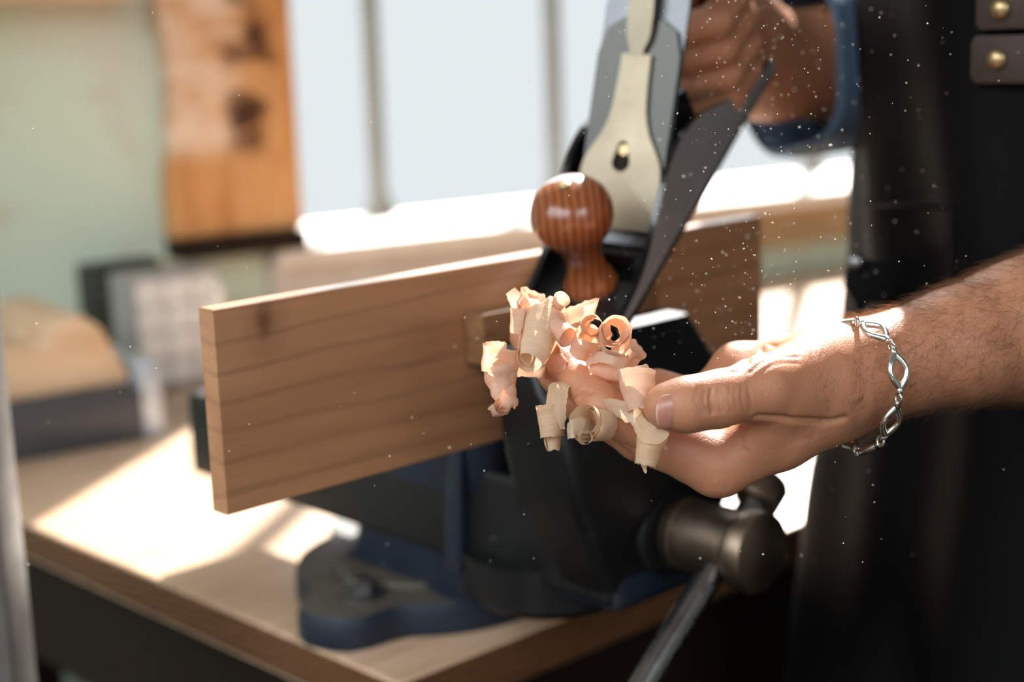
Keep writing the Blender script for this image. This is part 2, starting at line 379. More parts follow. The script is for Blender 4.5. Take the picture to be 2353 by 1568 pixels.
struct('wall_left', join(fbox(wl, (-2.7, -2.6), (-TH, .5), (0, 3.6)), fbox(wl, (-2.7, -2.6), (2.6, 3.6), (0, 3.6)), fbox(wl, (-2.7, -2.6), (.5, 2.6), (0, 1.35)), fbox(wl, (-2.7, -2.6), (.5, 2.6), (2.8, 3.6))), M['ceiling'])  # opening out of view, added to bring in side fill from the left

# live-edge slab standing against the wall beside the window
def live_slab():
    n = 40; L = []; z0, z1 = 1.036, 1.62
    sL = onwall(388, 300, .03)[0]; sR = onwall(683, 300, .035)[0]
    for i in range(n+1):
        z = z0+(z1-z0)*i/n; L.append((sL+.006*mnoise.noise(Vector((z*22, 3, 1)))+.004*mnoise.noise(Vector((z*60, 1, 1)))-.006*math.sin(z*25), z))
    Rr = [(sR, z1), (sR, z0)]
    V, Fc = prism(L+Rr, lambda a, b, t: wl(a, t, b), .004, .036, .0015, 1)
    M['slab'] = slabm(); o = obj('live_edge_slab', V, Fc, M['slab'])
    tag(o, 'orange knotty live-edge wooden slab standing against the green wall beside the window', 'slab')
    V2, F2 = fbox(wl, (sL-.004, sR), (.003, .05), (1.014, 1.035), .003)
    tag(obj('slab_shade_strip', V2, F2, M['carcass']), 'dark brown strip added as the shade under the knotty slab', 'shade strip')  # dark strip modelled in place of the shadow along the slab's underside
live_slab()
s0, z0 = onwall(0, 4, .03)
tag(obj('wall_shelf', *fbox(wl, (-1.55, onwall(285, 4, .03)[0]), (.001, .06), (z0-.001, z0+.022), .002), M['palewood']), 'orange wooden wall shelf high on the green wall, only its underside edge in view', 'shelf')

# grey foreground post
pp = cp(22, 1000, .85); 
def post():
    a = unit(nv(CR[0], CR[1], 0)); b = nv(-a[1], a[0], 0); e = cp(14, 1100, .85); e = nv(e[0], e[1], 0)
    V, Fc = prism([(-.05, -.02), (0, -.02), (0, .02), (-.05, .02)], lambda p, q, t: e+a*p+b*q+nv(0, 0, t), 0, 1.9, .003)
    tag(obj('metal_post', V, Fc, M['post'], auto=40), 'grey upright metal post standing at the left end of the bench', 'post')
post()

# ------------------------------------------------------------------ workbench
BX0, BY0 = .132, .052
def bench():
    t = thing('workbench', 'wooden workbench with a thick light top, its near corner under the blue vise', 'workbench', (BX0+.5, BY0+.35, 0))
    far = lambda x: 0
    # top: near corner at (BX0, BY0), runs back to the window wall
    e1_ = wl(-1.06, .003, 0); pR = wl(1.0, .003, 0)
    yL = e1_[1]
    poly = [(BX0, BY0), (pR[0]+.05, BY0), (pR[0], pR[1]), (BX0, WJ[1]+WD[1]/WD[0]*(BX0-WJ[0])-.004)]
    V, Fc = prism(poly, lambda a, b, z: nv(a, b, z), ZB-.028, ZB, .0022, 3)
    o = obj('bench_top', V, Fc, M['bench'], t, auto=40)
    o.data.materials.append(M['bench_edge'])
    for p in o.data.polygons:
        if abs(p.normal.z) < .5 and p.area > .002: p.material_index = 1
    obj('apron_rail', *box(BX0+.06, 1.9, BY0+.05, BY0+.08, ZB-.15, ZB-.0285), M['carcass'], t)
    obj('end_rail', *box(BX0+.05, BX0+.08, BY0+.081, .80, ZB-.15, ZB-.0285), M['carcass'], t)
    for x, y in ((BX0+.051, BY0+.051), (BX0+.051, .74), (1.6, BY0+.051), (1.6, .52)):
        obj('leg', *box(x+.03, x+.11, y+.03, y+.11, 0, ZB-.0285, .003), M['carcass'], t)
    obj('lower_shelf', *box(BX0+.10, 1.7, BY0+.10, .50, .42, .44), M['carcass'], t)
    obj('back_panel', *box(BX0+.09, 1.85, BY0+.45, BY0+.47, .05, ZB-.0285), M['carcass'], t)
bench()
V, Fc = box(.55, .75, BY0+.12, BY0+.34, .441, .64, .006)
tag(obj('storage_box', V, Fc, M['cardboard']), 'dull brown box in the dark on the shelf beneath the bench', 'box')

# ------------------------------------------------------------------ clamped board
BC = (.19, .0055, 1.0365)
def board():
    M['cherry'] = cherry()
    V, Fc = box(0, .378, 0, .011, 1.0365, 1.1275, .0005, 1)
    V = np.array(V); c = nv(*BC)
    me = bpy.data.meshes.new('wooden_board'); me.from_pydata((V-c).tolist(), [], Fc); me.materials.append(M['cherry']); me.update()
    o = bpy.data.objects.new('wooden_board', me); COL.objects.link(o); o.location = c
    tag(o, 'flat reddish-brown wooden board with a small knot, clamped on edge in the vise', 'board')
board()

# ------------------------------------------------------------------ vise
def vise():
    t = thing('bench_vise', 'dark blue cast-iron bench vise bolted to the bench corner, gripping the board', 'vise', (.235, .15, ZB))
    cx, cy = .240, .152; z = ZB
    # swivel base: round plate with ears
    rings = []
    def plate(zr):
        out = []
        for zz, k in zr:
            rg = []
            for i in range(72):
                a = 2*PI*i/72; r = .083
                for e in (math.radians(196), math.radians(316), math.radians(76)):
                    d = abs((a-e+PI) % (2*PI)-PI); r = max(r, .083+.030*math.exp(-(d/.30)**4))
                r *= k; rg.append((cx+r*math.cos(a), cy+r*math.sin(a), zz))
            out.append(rg)
        return loft(out)
    sb_ = obj('swivel_base', *plate([(z, .99), (z+.002, 1.0), (z+.017, 1.0), (z+.020, .985)]), M['blue_iron'], t, auto=35)
    sb_.data.materials.append(M['dust_iron'])
    for p_ in sb_.data.polygons:
        if p_.normal.z > .6: p_.material_index = 1
    obj('swivel_plate', *lathe(nv(cx, cy, z+.020), (0, 0, 1), [(0, .060), (.001, .061), (.004, .060)], 48), M['dust_iron'], t, auto=35)
    for e in (196, 316, 76):
        a = math.radians(e); p = nv(cx+.073*math.cos(a), cy+.073*math.sin(a), z+.0245 if 0 else z+.020)
        w = obj('washer', *lathe(p, (0, 0, 1), [(0, .0145), (.002, .0145), (.0026, .0135)], 28), M['steel'], t, auto=35)
        b = obj('bolt', *lathe(p+nv(0, 0, .0026), (0, 0, 1), [(0, .009), (.006, .009), (.0075, .007)], 6), M['steel'], t)
    # fixed body: flared column
    def ring(x0, x1, y0, y1, zz, n=8, rr=.014):
        out = []
        for (qx, qy, a0) in ((x1-rr, y1-rr, 0), (x0+rr, y1-rr, 90), (x0+rr, y0+rr, 180), (x1-rr, y0+rr, 270)):
            for k in range(n): a = math.radians(a0+90*k/(n-1)); out.append((qx+rr*math.cos(a), qy+rr*math.sin(a), zz))
        return out
    R_ = [ring(.200, .300, .075, .200, z+.019), ring(.197, .298, .066, .180, z+.035), ring(.190, .290, .052, .160, z+.060), ring(.186, .284, .036, .150, z+.100), ring(.180, .284, .022, .135, z+.130), ring(.166, .288, .0125, .085, z+.160), ring(.162, .290, .0125, .060, z+.190), ring(.162, .290, .0125, .05, z+.198)]
    obj('fixed_jaw', *loft(R_), M['blue_iron'], t, auto=40)
    obj('rib', *prism([(.02, z+.046), (.034, z+.046), (.030, z+.10), (.022, z+.13), (.014, z+.13)], lambda a, b, s: nv(s, a+.035, b), .180, .196, .003), M['blue_iron'], t, auto=40)
    # slide: runs from the front casting through the body to the rear
    obj('slide', *box(.187, .263, -.05, .335, z+.052, z+.108, .004, 3), M['dark_iron'], t, auto=40)
    # moving jaw casting in front of the board
    def jr(x0, x1, y0, y1, zz): return ring(x0, x1, y0, y1, zz, 8, .006)
    Rj = [jr(.186, .262, -.052, -.016, z+.060), jr(.172, .272, -.056, -.0145, z+.085), jr(.156, .284, -.062, -.0145, z+.112), jr(.150, .285, -.064, -.0145, z+.135),
          jr(.1475, .282, -.060, -.0145, z+.155), jr(.147, .275, -.048, -.0145, z+.170), jr(.147, .268, -.040, -.0145, z+.188), jr(.1475, .267, -.039, -.0155, z+.190)]
    obj('moving_jaw', *loft(Rj), M['dark_iron'], t, auto=50)
    # raised maker's lettering patch, worn and unreadable, on the jaw's front
    pl = []
    for k in range(6):
        pl.append(box(.232+k*.0052, .2355+k*.0052, -.0672, -.0640, z+.139, z+.1425, .0005, 1))
    obj('worn_lettering', *join(*pl), M['dust_iron'], t)
    # apron-like side web
    obj('front_casting', *box(.190, .262, -.053, .06, z+.048, z+.104, .006, 3), M['blue_iron'], t, auto=40)
    obj('nut_housing', *lathe(nv(.225, .030, z+.03), (0, 0, 1), [(0, .040), (.006, .048), (.03, .050)], 40), M['dark_iron'], t, auto=40)
    # screw, head and handle
    A = nv(.226, -.0525, z+.086)
    obj('screw_collar', *lathe(A, (0, -1, 0), [(0, .024), (.004, .024), (.006, .021), (.010, .021)], 40), M['dark_iron'], t, auto=35)
    hd = obj('spindle_head', *lathe(A+nv(0, -.010, 0), (0, -1, 0), [(0, .0165), (.002, .0185), (.008, .0188), (.0085, .0178), (.0105, .0178), (.011, .0185), (.041, .0180), (.044, .0205), (.051, .0208), (.054, .0195), (.0545, .0180)], 56), M['spindle'], t, auto=35)
    c = A+nv(0, -.043, 0)
    top = onp(1724, 1165, 1, c[1]+.010); bot = onp(1496, 1568, 1, c[1]); d = unit(bot-c); d = nv(d[0], d[1], d[2]); dd = unit(c-top)
    d = unit(onp(1505, 1552, 1, c[1]-.002)-onp(1650, 1315, 1, c[1]))
    e0 = c-d*.029; e1_ = c+d*.20
    obj('tommy_bar', *cyl(e0, e1_, .0068, 28), M['steel'], t, auto=35)
    kn = [(0, .007), (.0015, .0105), (.0035, .012), (.015, .012), (.0175, .0105), (.0185, .007)]
    obj('bar_knob', *lathe(e0+d*.004, -d, kn, 36), M['spindle'], t, auto=35)
    obj('bar_knob', *lathe(e1_-d*.004, d, kn, 36), M['spindle'], t, auto=35)
vise()
V, Fc = box(.1415, .270, -.0140, -.0004, 1.080, 1.1055, .0012, 2)
tag(obj('jaw_liner', V, Fc, wood('liner_wood', (.16, .075, .03), (.24, .115, .05), (.33, .17, .08), .6)), 'brown wooden packing strip between the vise jaw and the clamped board', 'packing strip')
V, Fc = box(.165, .285, .0112, .0124, 1.04, 1.085)

# ------------------------------------------------------------------ hand plane (heel raised, toe on the jaw)
PR = np.array([[0.81773935, 0.2891379, -0.49769632], [0.2039243, -0.95412157, -0.21924167], [0.53825387, -0.07779017, 0.839185]])
PT = nv(0.17125421, -0.04103443, 1.0946389); PS = .911/1000
def pf(u, s, n): return PT+PR@(nv(u, s, n)*PS)                 # millimetres: toe-to-heel, towards the right side, up from the sole
def pd(u, s, n): return unit(PR@nv(u, s, n))
def plane():
    t = thing('hand_plane', 'black iron bench hand plane with a round reddish wooden front knob', 'hand plane', pf(0, 0, 0))
    H = 31.5
    # bed (sole casting) with rounded toe and heel
    out = []
    for i in range(13): a = PI*i/12; out.append((8-8*math.sin(a)*1.0, -H*math.cos(a)))
    bed = [(8-7*(1-(abs(s)/H)**2.6), s) for s in np.linspace(H, -H, 13)]+[(238+7*(1-(abs(s)/H)**2.2), s) for s in np.linspace(-H, H, 13)]
    obj('sole', *prism(bed, lambda a, b, n: pf(a, b, n), 0, 4, .6, 1) if False else orient(*prism(bed, lambda a, b, n: pf(a, b, n), 0, 4)), M['black_iron'], t, auto=30)
    # cheeks: low at toe, high at the middle, low at heel
    prof = [(1, 0), (1, 8), (12, 10), (30, 12), (48, 19), (66, 31), (84, 42), (100, 48), (116, 49), (134, 46), (156, 37), (178, 26), (200, 17), (225, 12), (242, 10), (244, 0)]
    top = spline(np.array([(a, b, 0) for a, b in prof[1:-1]]), 60)[:, :2]
    poly = [(1, 0)]+[tuple(x) for x in top]+[(244, 0)]
    for sg in (1, -1):
        V, Fc = orient(*prism(poly, lambda a, b, s: pf(a, s, b), sg*(H-3.4), sg*H))
        o = obj('cheek', V, Fc, M['black_iron'], t)
        o.data.materials.append(M['grey_iron'])
        nn = pd(0, sg, 0)
        for p in o.data.polygons:
            if np.array(p.normal)@nn > .9: p.material_index = 1
    # toe and heel lips
    # bevelled front lip, japanned
    obj('toe_lip', *orient(*prism([(1, 3.5), (1, 9), (4, 9), (5, 3.5)], lambda a, b, s: pf(a, s, b), -H+3, H-3)), M['black_iron'], t)
    obj('cross_rib', *orient(*prism([(50, 4), (50, 14), (54, 15), (57, 4)], lambda a, b, s: pf(a, s, b), -H+3.4, H-3.4)), M['black_iron'], t)
    # frog
    c45 = math.cos(PI/4)
    fp = [(72, 4), (150, 4), (150, 20), (138, 62), (132, 62), (76, 7)]
    obj('frog', *orient(*prism(fp, lambda a, b, s: pf(a, s, b), -24, 24)), M['black_iron'], t, auto=30)
    # blade frame: origin near the mouth, L up the slope, N out of the slope
    def bf(l, s, h): return pf(70+(l-h)*c45, s, 3+(l+h)*c45)
    bl = [(0, -25), (0, 25), (150, 25), (160, 21), (167, 12), (170, 0), (167, -12), (160, -21), (150, -25)]
    obj('plane_iron', *bevel(*prism(bl, lambda l, s, h: bf(l, s, h), 2, 4.4), .0003, 1), M['ironsteel'], t, auto=30)
    cbk = [(6, -25), (6, 25), (104, 25), (118, 21), (124, 12), (124, -12), (118, -21), (104, -25)]
    obj('cap_iron', *bevel(*prism(cbk, lambda l, s, h: bf(l, s, h), 4.6, 7), .0004, 1), M['capiron'], t, auto=30)
    # lever cap: bell shape, slender neck, square top with cam lever
    half = [(8, 23), (16, 24.5), (34, 24.5), (44, 23), (52, 19), (60, 14.5), (70, 11), (82, 9.5), (98, 8.8), (104, 8.8)]
    hp = spline(np.array([(a, b, 0) for a, b in half]), 44)[:, :2]
    lp = [(a, b) for a, b in hp]+[(a, -b) for a, b in hp[::-1]]
    # keyhole in the cap
    kh = []
    for i in range(28):
        a = 2*PI*i/28; r = 5.4
        kh.append((44.5+r*math.cos(a), r*math.sin(a)))
    kh = [(x+(6.5 if x > 47.2 else 0), y*(.66 if x > 47.2 else 1)) for x, y in kh]
    def capmesh():
        bm = bmesh.new()
        o_ = [bm.verts.new(bf(a, b, 7.6+2.2*(1 if 14 < a else a/14))) for a, b in lp]
        k_ = [bm.verts.new(bf(a, b, 10.6)) for a, b in kh]
        es = [bm.edges.new((o_[i], o_[(i+1) % len(o_)])) for i in range(len(o_))]+[bm.edges.new((k_[i], k_[(i+1) % len(k_)])) for i in range(len(k_))]
        r = bmesh.ops.triangle_fill(bm, edges=es, use_beauty=True)
        g = bmesh.ops.extrude_face_region(bm, geom=bm.faces[:])
        dn = Vector(pd(-1, 0, 1))*(-2.6*PS)
        bmesh.ops.translate(bm, vec=dn, verts=[v for v in g['geom'] if isinstance(v, bmesh.types.BMVert)])
        bmesh.ops.recalc_face_normals(bm, faces=bm.faces); return from_bm(bm)
    obj('lever_cap', *capmesh(), M['nickel'], t, auto=30)
    obj('recess_shade_disc', *lathe(bf(45.5, 0, 7.02), pd(-1, 0, 1), [(0, .0058), (.0004, .0058)], 28), M['carcass'], t)  # flat dark disc stands in for the shade inside the keyhole
    obj('cap_screw', *lathe(bf(51.5, 0, 7.1), pd(-1, 0, 1), [(0, 3.4), (3, 3.4), (3.6, 2.6)][:0] or [(0, .0034), (.0012, .0034), (.0017, .0026)], 24), M['brass'], t, auto=30)
    lv = [(103.5, 3.8), (107, 4.4), (113, 6.8), (122, 7.4), (134, 7.2), (139, 6.6)]
    lh = spline(np.array([(a, b, 0) for a, b in lv]), 20)[:, :2]
    lq = [(a, b) for a, b in lh]+[(a, -b) for a, b in lh[::-1]]
    obj('cam_lever', *orient(*prism(lq, lambda l, s, h: bf(l, s, h+(l-104)*.08), 7.2, 10.4)), M['nickel'], t, auto=30)
    # front knob
    kp = [(0, 13.6), (2.5, 13.9), (5, 13.2), (9, 11.3), (14, 9.8), (20, 9.4), (26, 10.6), (32, 13.6), (37, 17.2), (42, 19.6), (47, 20.6), (52, 20.2), (57, 18.0), (61, 14.2), (63.5, 9.0), (64.6, 5.0), (64.9, 1.0)]
    ks = spline(np.array([(a, b, 0) for a, b in kp]), 70)[:, :2]
    k = obj('front_knob', *lathe(pf(35, 0, 3.0), pd(0, 0, 1), [(a*PS*1.07, max(b, .3)*PS*1.07) for a, b in ks], 56), M['knob'], t, smooth=True)
    obj('knob_screw', *lathe(pf(35, 0, 3.0+69.2), pd(0, 0, 1), [(0, .0028), (.0008, .0028), (.0011, .002)], 20), M['brass'], k)
    # rear handle (tote)
    tp = [(168, 4), (196, 4), (222, 4), (226, 10), (218, 20), (211, 38), (212, 56), (222, 74), (231, 90), (226, 96), (212, 90), (198, 80), (190, 66), (188, 46), (184, 26), (172, 14)]
    ts = np.array([(a, b, 0) for a, b in tp+tp[:1]]); ts = spline(ts, 64)[:-1, :2]
    obj('rear_handle', *bevel(*prism([tuple(x) for x in ts], lambda a, b, s: pf(a, s, b), -11, 11), .004, 4), M['knob'], t, auto=40)
plane()

# ------------------------------------------------------------------ things on the bench behind
def bench_things():
    # dark tool body with a pale wooden block on top
    a = onp(60, 1062, 2, ZB); b = onp(335, 1012, 2, ZB); ax = unit(b-a); ay = nv(-ax[1], ax[0], 0); L = np.linalg.norm(b-a)
    fr = lambda s, o, z: a+ax*s+ay*o+nv(0, 0, z)
    t = thing('tool_case', 'dark grey low tool case with a pale blue end cap behind the board', 'tool case', a+ax*L/2)
    zc = .048
    obj('case_body', *fbox(fr, (-.10, L), (0, .20), (0.0005, zc), .006), M['greymetal'], t, auto=40)
    obj('end_cap', *fbox(fr, (L+.0005, L+.020), (.004, .196), (0.0005, zc+.018), .004), M['bluegrey'], t, auto=40)
    pr = [(-.08, 0), (L+.018, 0), (L+.012, .012), (L-.006, .030), (L-.018, .052), (L-.036, .064), (L-.060, .062), (L-.072, .048), (L-.080, .040), (L-.094, .046), (-.08, .046)]
    V, Fc = prism(pr, lambda p, q, s: fr(p, s, zc+.0195+q) if False else fr(p-.002, s, zc+.001+q), .03, .17, .003)
    pr2 = [(p, q) for p, q in pr if p <= L]
    pr2 = [(-.08, 0), (L-.002, 0), (L-.004, .010), (L-.014, .030), (L-.024, .052), (L-.040, .064), (L-.064, .062), (L-.074, .046), (L-.084, .040), (L-.096, .046), (-.08, .048)]
    tag(obj('wooden_block', *prism(pr2, lambda p, q, s: fr(p, s, zc+.0005+q), .02, .17, .003), M['palewood'], auto=40), 'pale shaped wooden block lying on the dark tool case', 'wooden block')
    # dark box behind
    p = onp(290, 860, 2, ZB); q = p+nv(.05, .05, 0)
    fr2 = lambda s, o, z: p+ax*s+ay*o+nv(0, 0, z)
    d = 1.62
    tag(obj('metal_box', *fbox(fr2, (-.035, .05), (.0, .08), (.0005, .118), .006), M['darkbox'], auto=40), 'dark green metal box standing behind the wooden block', 'box')
    # small drawer cabinet with pale drawers
    p3 = onp(322, 905, 2, ZB); fr3 = lambda s, o, z: p3+ax*s+ay*o+nv(0, 0, z)
    c = thing('drawer_cabinet', 'small grey cabinet of pale frosted drawers beside the dark green box', 'cabinet', p3+ax*.045)
    W_, Hh = .094, .112
    obj('cabinet_frame', *join(fbox(fr3, (0, W_), (.05, .06), (.0005, Hh)), fbox(fr3, (0, .003), (0, .05), (.0005, Hh)), fbox(fr3, (W_-.003, W_), (0, .05), (.0005, Hh)), fbox(fr3, (0, W_), (0, .05), (Hh, Hh+.003))), M['cabinet'], c)
    for r in range(4):
        for k in range(3):
            x0 = .0045+k*.0288; z0_ = .003+r*.0272
            dr = obj('drawer', *fbox(fr3, (x0, x0+.0272), (-.002, .048), (z0_, z0_+.0255), .0015), M['drawer'], c)
            if r > 1: obj('drawer_pull', *fbox(fr3, (x0+.010, x0+.017), (-.006, -.002), (z0_+.010, z0_+.014)), M['drawer'], dr)
    kb = cp(497, 667, 1.48)
    g = thing('glass_knob_bottle', 'small pale bottle with a round shiny stopper beside the drawer cabinet', 'bottle', nv(kb[0], kb[1], ZB))
    obj('bottle_body', *lathe(nv(kb[0], kb[1], ZB), (0, 0, 1), [(.0005, .013), (.003, .015), (.055, .015), (.068, .007), (kb[2]-ZB-.006, .0055)], 28), M['drawer'], g, auto=50)
    obj('stopper', *lathe(nv(kb[0], kb[1], kb[2]-.0055), (0, 0, 1), [(0, .003), (.001, .005), (.004, .007), (.008, .0062), (.011, .003)], 28), M['silver'], g, smooth=True)
bench_things()

# ------------------------------------------------------------------ bodies by implicit surfaces
def seg_d(P, a, b, ra, rb):
    ba = b-a; L2 = ba@ba; h = np.clip(((P-a)@ba)/(L2+1e-12), 0, 1)
    return np.linalg.norm(P-a-h[:, None]*ba, axis=1)-(ra+(rb-ra)*h)
def smin(a, b, k):
    if k <= 0: return np.minimum(a, b)
    h = np.clip(.5+.5*(b-a)/k, 0, 1); return b*(1-h)+a*h-k*h*(1-h)
def chain(P, pts, k):
    d = None
    for (a, ra), (b, rb) in zip(pts[:-1], pts[1:]):
        q = seg_d(P, a, b, ra, rb); d = q if d is None else smin(d, q, k)
    return d
def nets(fn, lo, hi, h):
    lo = np.array(lo); hi = np.array(hi); C_ = 4
    n = (np.ceil((hi-lo)/(h*C_)).astype(int))*C_+1
    xs = [lo[i]+h*np.arange(n[i]) for i in range(3)]
    cn = (n-1)//C_+1
    cg = np.stack(np.meshgrid(*[xs[i][::C_] for i in range(3)], indexing='ij'), -1).reshape(-1, 3)
    cd = fn(cg).reshape(cn).astype(np.float32)
    # nearest coarse value fill, then refine where close
    idx = [np.clip((np.arange(n[i])+C_//2)//C_, 0, cn[i]-1) for i in range(3)]
    G = cd[np.ix_(*idx)]
    near = np.abs(G) < h*C_*1.6
    I = np.argwhere(near); P = np.stack([xs[k][I[:, k]] for k in range(3)], 1)
    out = np.concatenate([fn(P[i:i+200000]) for i in range(0, len(P), 200000)])
    G[near] = out
    s = G < 0
    c = np.zeros(tuple(n-1), np.int8)
    for dx in (0, 1):
        for dy in (0, 1):
            for dz in (0, 1): c += s[dx:n[0]-1+dx, dy:n[1]-1+dy, dz:n[2]-1+dz]
    cells = np.argwhere((c > 0) & (c < 8)); vid = -np.ones(tuple(n-1), np.int32); vid[tuple(cells.T)] = np.arange(len(cells))
    acc = np.zeros((len(cells), 3)); cnt = np.zeros(len(cells))
    cor = [(a, b, d) for a in (0, 1) for b in (0, 1) for d in (0, 1)]
    for a in cor:
        for ax in range(3):
            if a[ax]: continue
            b = list(a); b[ax] = 1
            va = G[tuple((cells+a).T)]; vb = G[tuple((cells+b).T)]; m = (va < 0) != (vb < 0)
            t = np.zeros(len(cells)); t[m] = va[m]/(va[m]-vb[m]); p = np.tile(np.array(a, float), (len(cells), 1)); p[:, ax] = t
            acc[m] += p[m]; cnt[m] += 1
    V = lo+h*(cells+acc/np.maximum(cnt, 1)[:, None])
    Q = []
    for ax in range(3):
        o1, o2 = [(1, 2), (2, 0), (0, 1)][ax]
        sl = [slice(0, n[i]-1) if i == ax else slice(1, n[i]-1) for i in range(3)]
        sa = s[tuple(sl)]; sl2 = list(sl); sl2[ax] = slice(1, n[ax]); sb = s[tuple(sl2)]
        E_ = np.argwhere(sa != sb); base = E_.copy()
        for i in range(3):
            if i != ax: base[:, i] += 1
        flip = sa[tuple(E_.T)]
        def g(d1, d2):
            q = base.copy(); q[:, o1] -= d1; q[:, o2] -= d2; return vid[tuple(q.T)]
        quad = np.stack([g(1, 1), g(0, 1), g(0, 0), g(1, 0)], 1)
        quad[~flip] = quad[~flip][:, ::-1]; Q.append(quad)
    Q = np.concatenate(Q); Q = Q[(Q >= 0).all(1)]
    return V, Q
def relax(V, Q, it=3, lam=.5):
    e = np.concatenate([Q[:, [0, 1]], Q[:, [1, 2]], Q[:, [2, 3]], Q[:, [3, 0]]]); e = np.concatenate([e, e[:, ::-1]])
    dg = np.bincount(e[:, 0], minlength=len(V)).astype(float)
    for _ in range(it):
        A = np.stack([np.bincount(e[:, 0], V[e[:, 1], k], len(V)) for k in range(3)], 1)/np.maximum(dg, 1)[:, None]; V = V+lam*(A-V)
    return V
def vnorm(V, Q):
    n = np.cross(V[Q[:, 2]]-V[Q[:, 0]], V[Q[:, 3]]-V[Q[:, 1]]); N = np.zeros_like(V)
    for k in range(4):
        for a in range(3): N[:, a] += np.bincount(Q[:, k], n[:, a], len(V))
    return N/(np.linalg.norm(N, axis=1)[:, None]+1e-12)

# --- left arm and hand, palm up
def J(x, y, d, r): return (cp(x, y, d), r/1000)
TH_ = dict(cmc=J(1868, 872, .625, 17), mcp=J(1752, 893, .606, 12.2), ip=J(1648, 918, .597, 10.2), t2=J(1580, 930, .594, 9.9), tip=J(1532, 934, .5935, 8.9))
fingers = [
    [J(1638, 1066, .625, 12.0), J(1515, 1016, .623, 10.2), J(1388, 936, .620, 8.6), J(1336, 880, .632, 7.4), J(1298, 836, .641, 6.8), J(1284, 812, .645, 6.2)],    # index
    [J(1600, 1045, .646, 11.2), J(1470, 1008, .646, 9.2), J(1345, 930, .648, 8.6), J(1285, 862, .656, 7.8), J(1230, 800, .664, 7.0), J(1205, 776, .667, 6.3)],    # middle
    [J(1610, 985, .666, 11.0), J(1500, 960, .668, 9.0), J(1400, 890, .672, 8.4), J(1350, 820, .678, 7.6), J(1328, 768, .682, 6.6), J(1322, 752, .683, 6.2)],      # ring
    [J(1660, 905, .684, 10.5), J(1600, 915, .686, 8.2), J(1545, 900, .688, 7.4), J(1518, 888, .690, 6.6), J(1506, 880, .692, 6.0)],                               # little
]
palm = [
    [J(1900, 905, .638, 15), J(1790, 1000, .628, 12.5), J(1660, 1072, .625, 11.4)],
    [J(1905, 900, .645, 15), J(1760, 985, .642, 13.5), J(1605, 1048, .646, 11.2)],
    [J(1910, 880, .655, 15), J(1760, 920, .660, 13.0), J(1612, 985, .666, 11.0)],
    [J(1910, 860, .662, 15), J(1800, 858, .672, 14.5), J(1700, 858, .680, 12.5), J(1655, 905, .684, 10.5)],
    [J(1870, 900, .640, 17), J(1800, 955, .630, 13.5)],
]
web = [[J(1795, 930, .612, 10.5), J(1730, 1010, .618, 7)]]
fore = [
    [J(1905, 868, .632, 19.0), J(1985, 850, .637, 18.2), J(2085, 826, .643, 20.0), J(2200, 794, .650, 23.2), J(2353, 756, .662, 28.5), J(2600, 680, .692, 37), J(2950, 560, .735, 43)],
    [J(1910, 872, .655, 17.0), J(1990, 853, .662, 17.2), J(2085, 830, .670, 19.0), J(2200, 798, .680, 22.5), J(2353, 764, .695, 28.0), J(2600, 690, .718, 36), J(2950, 575, .75, 43)],
]
bump_ = [J(1890, 783, .638, 5.0), J(1912, 806, .640, 7), J(1945, 830, .642, 9)]
def f_left(P):
    fo = smin(chain(P, fore[0], .006), chain(P, fore[1], .006), .016)
    pm = None
    for c in palm: q = chain(P, c, .006); pm = q if pm is None else smin(pm, q, .012)
    th = chain(P, [TH_['cmc'], TH_['mcp'], TH_['ip'], TH_['t2'], TH_['tip']], .005)
    fg = None
    for c in fingers: q = chain(P, c, .003); fg = q if fg is None else smin(fg, q, .0012)
    b = smin(pm, fg, .007); b = smin(b, fo, .018)
    b = smin(b, chain(P, web[0], .004), .008)
    b = smin(b, th, .0055)
    return smin(b, chain(P, bump_, .004), .006)
allp = np.array([p for c in palm+fingers+fore for p, r in c]+[v[0] for v in TH_.values()])
vis = allp
lo, hi = allp.min(0)-.05, allp.max(0)+.05
HV, HQ = nets(f_left, lo, hi, .00085)
HV = relax(HV, HQ, 2, .5)
HN = vnorm(HV, HQ)
def crease(V, N, pts, w, d, n=24):                             # groove along a line in space, following the skin
    c = spline(np.array(pts), n); best = np.full(len(V), 9.)
    near = np.linalg.norm(V-c.mean(0), axis=1) < np.linalg.norm(c-c.mean(0), axis=1).max()+w*5
    vv = V[near]; b = np.full(len(vv), 9.)
    for a, e in zip(c[:-1], c[1:]): b = np.minimum(b, seg_d(vv, a, e, 0, 0))
    V[near] -= N[near]*(d*np.exp(-(b/w)**2))[:, None]
def skin_arc(chainp, frac, side, span, tilt=0., n=9):          # arc of points on a finger's surface across its axis
    (a, ra), (b, rb) = chainp; ax = unit(b-a); c = a+(b-a)*frac; r = ra+(rb-ra)*frac; s = unit(side-ax*(side@ax)); w = np.cross(ax, s)
    return [c+(s*math.cos(t)+w*math.sin(t))*r+ax*tilt*t for t in np.linspace(-span, span, n)]
def project_px(px, py, V, N):                                  # point on the visible skin at an image position
    q, d = pxy(V); m = (np.abs(q[:, 0]-px) < 7) & (np.abs(q[:, 1]-py) < 7) & (N@CF < 0)
    if not m.any(): return None
    i = np.where(m)[0]; return V[i[np.argmin(d[i])]]
def crease_px(pts, w, d):
    P_ = [project_px(x, y, HV, HN) for x, y in pts]; P_ = [p for p in P_ if p is not None]
    if len(P_) > 1: crease(HV, HN, P_, w, d)
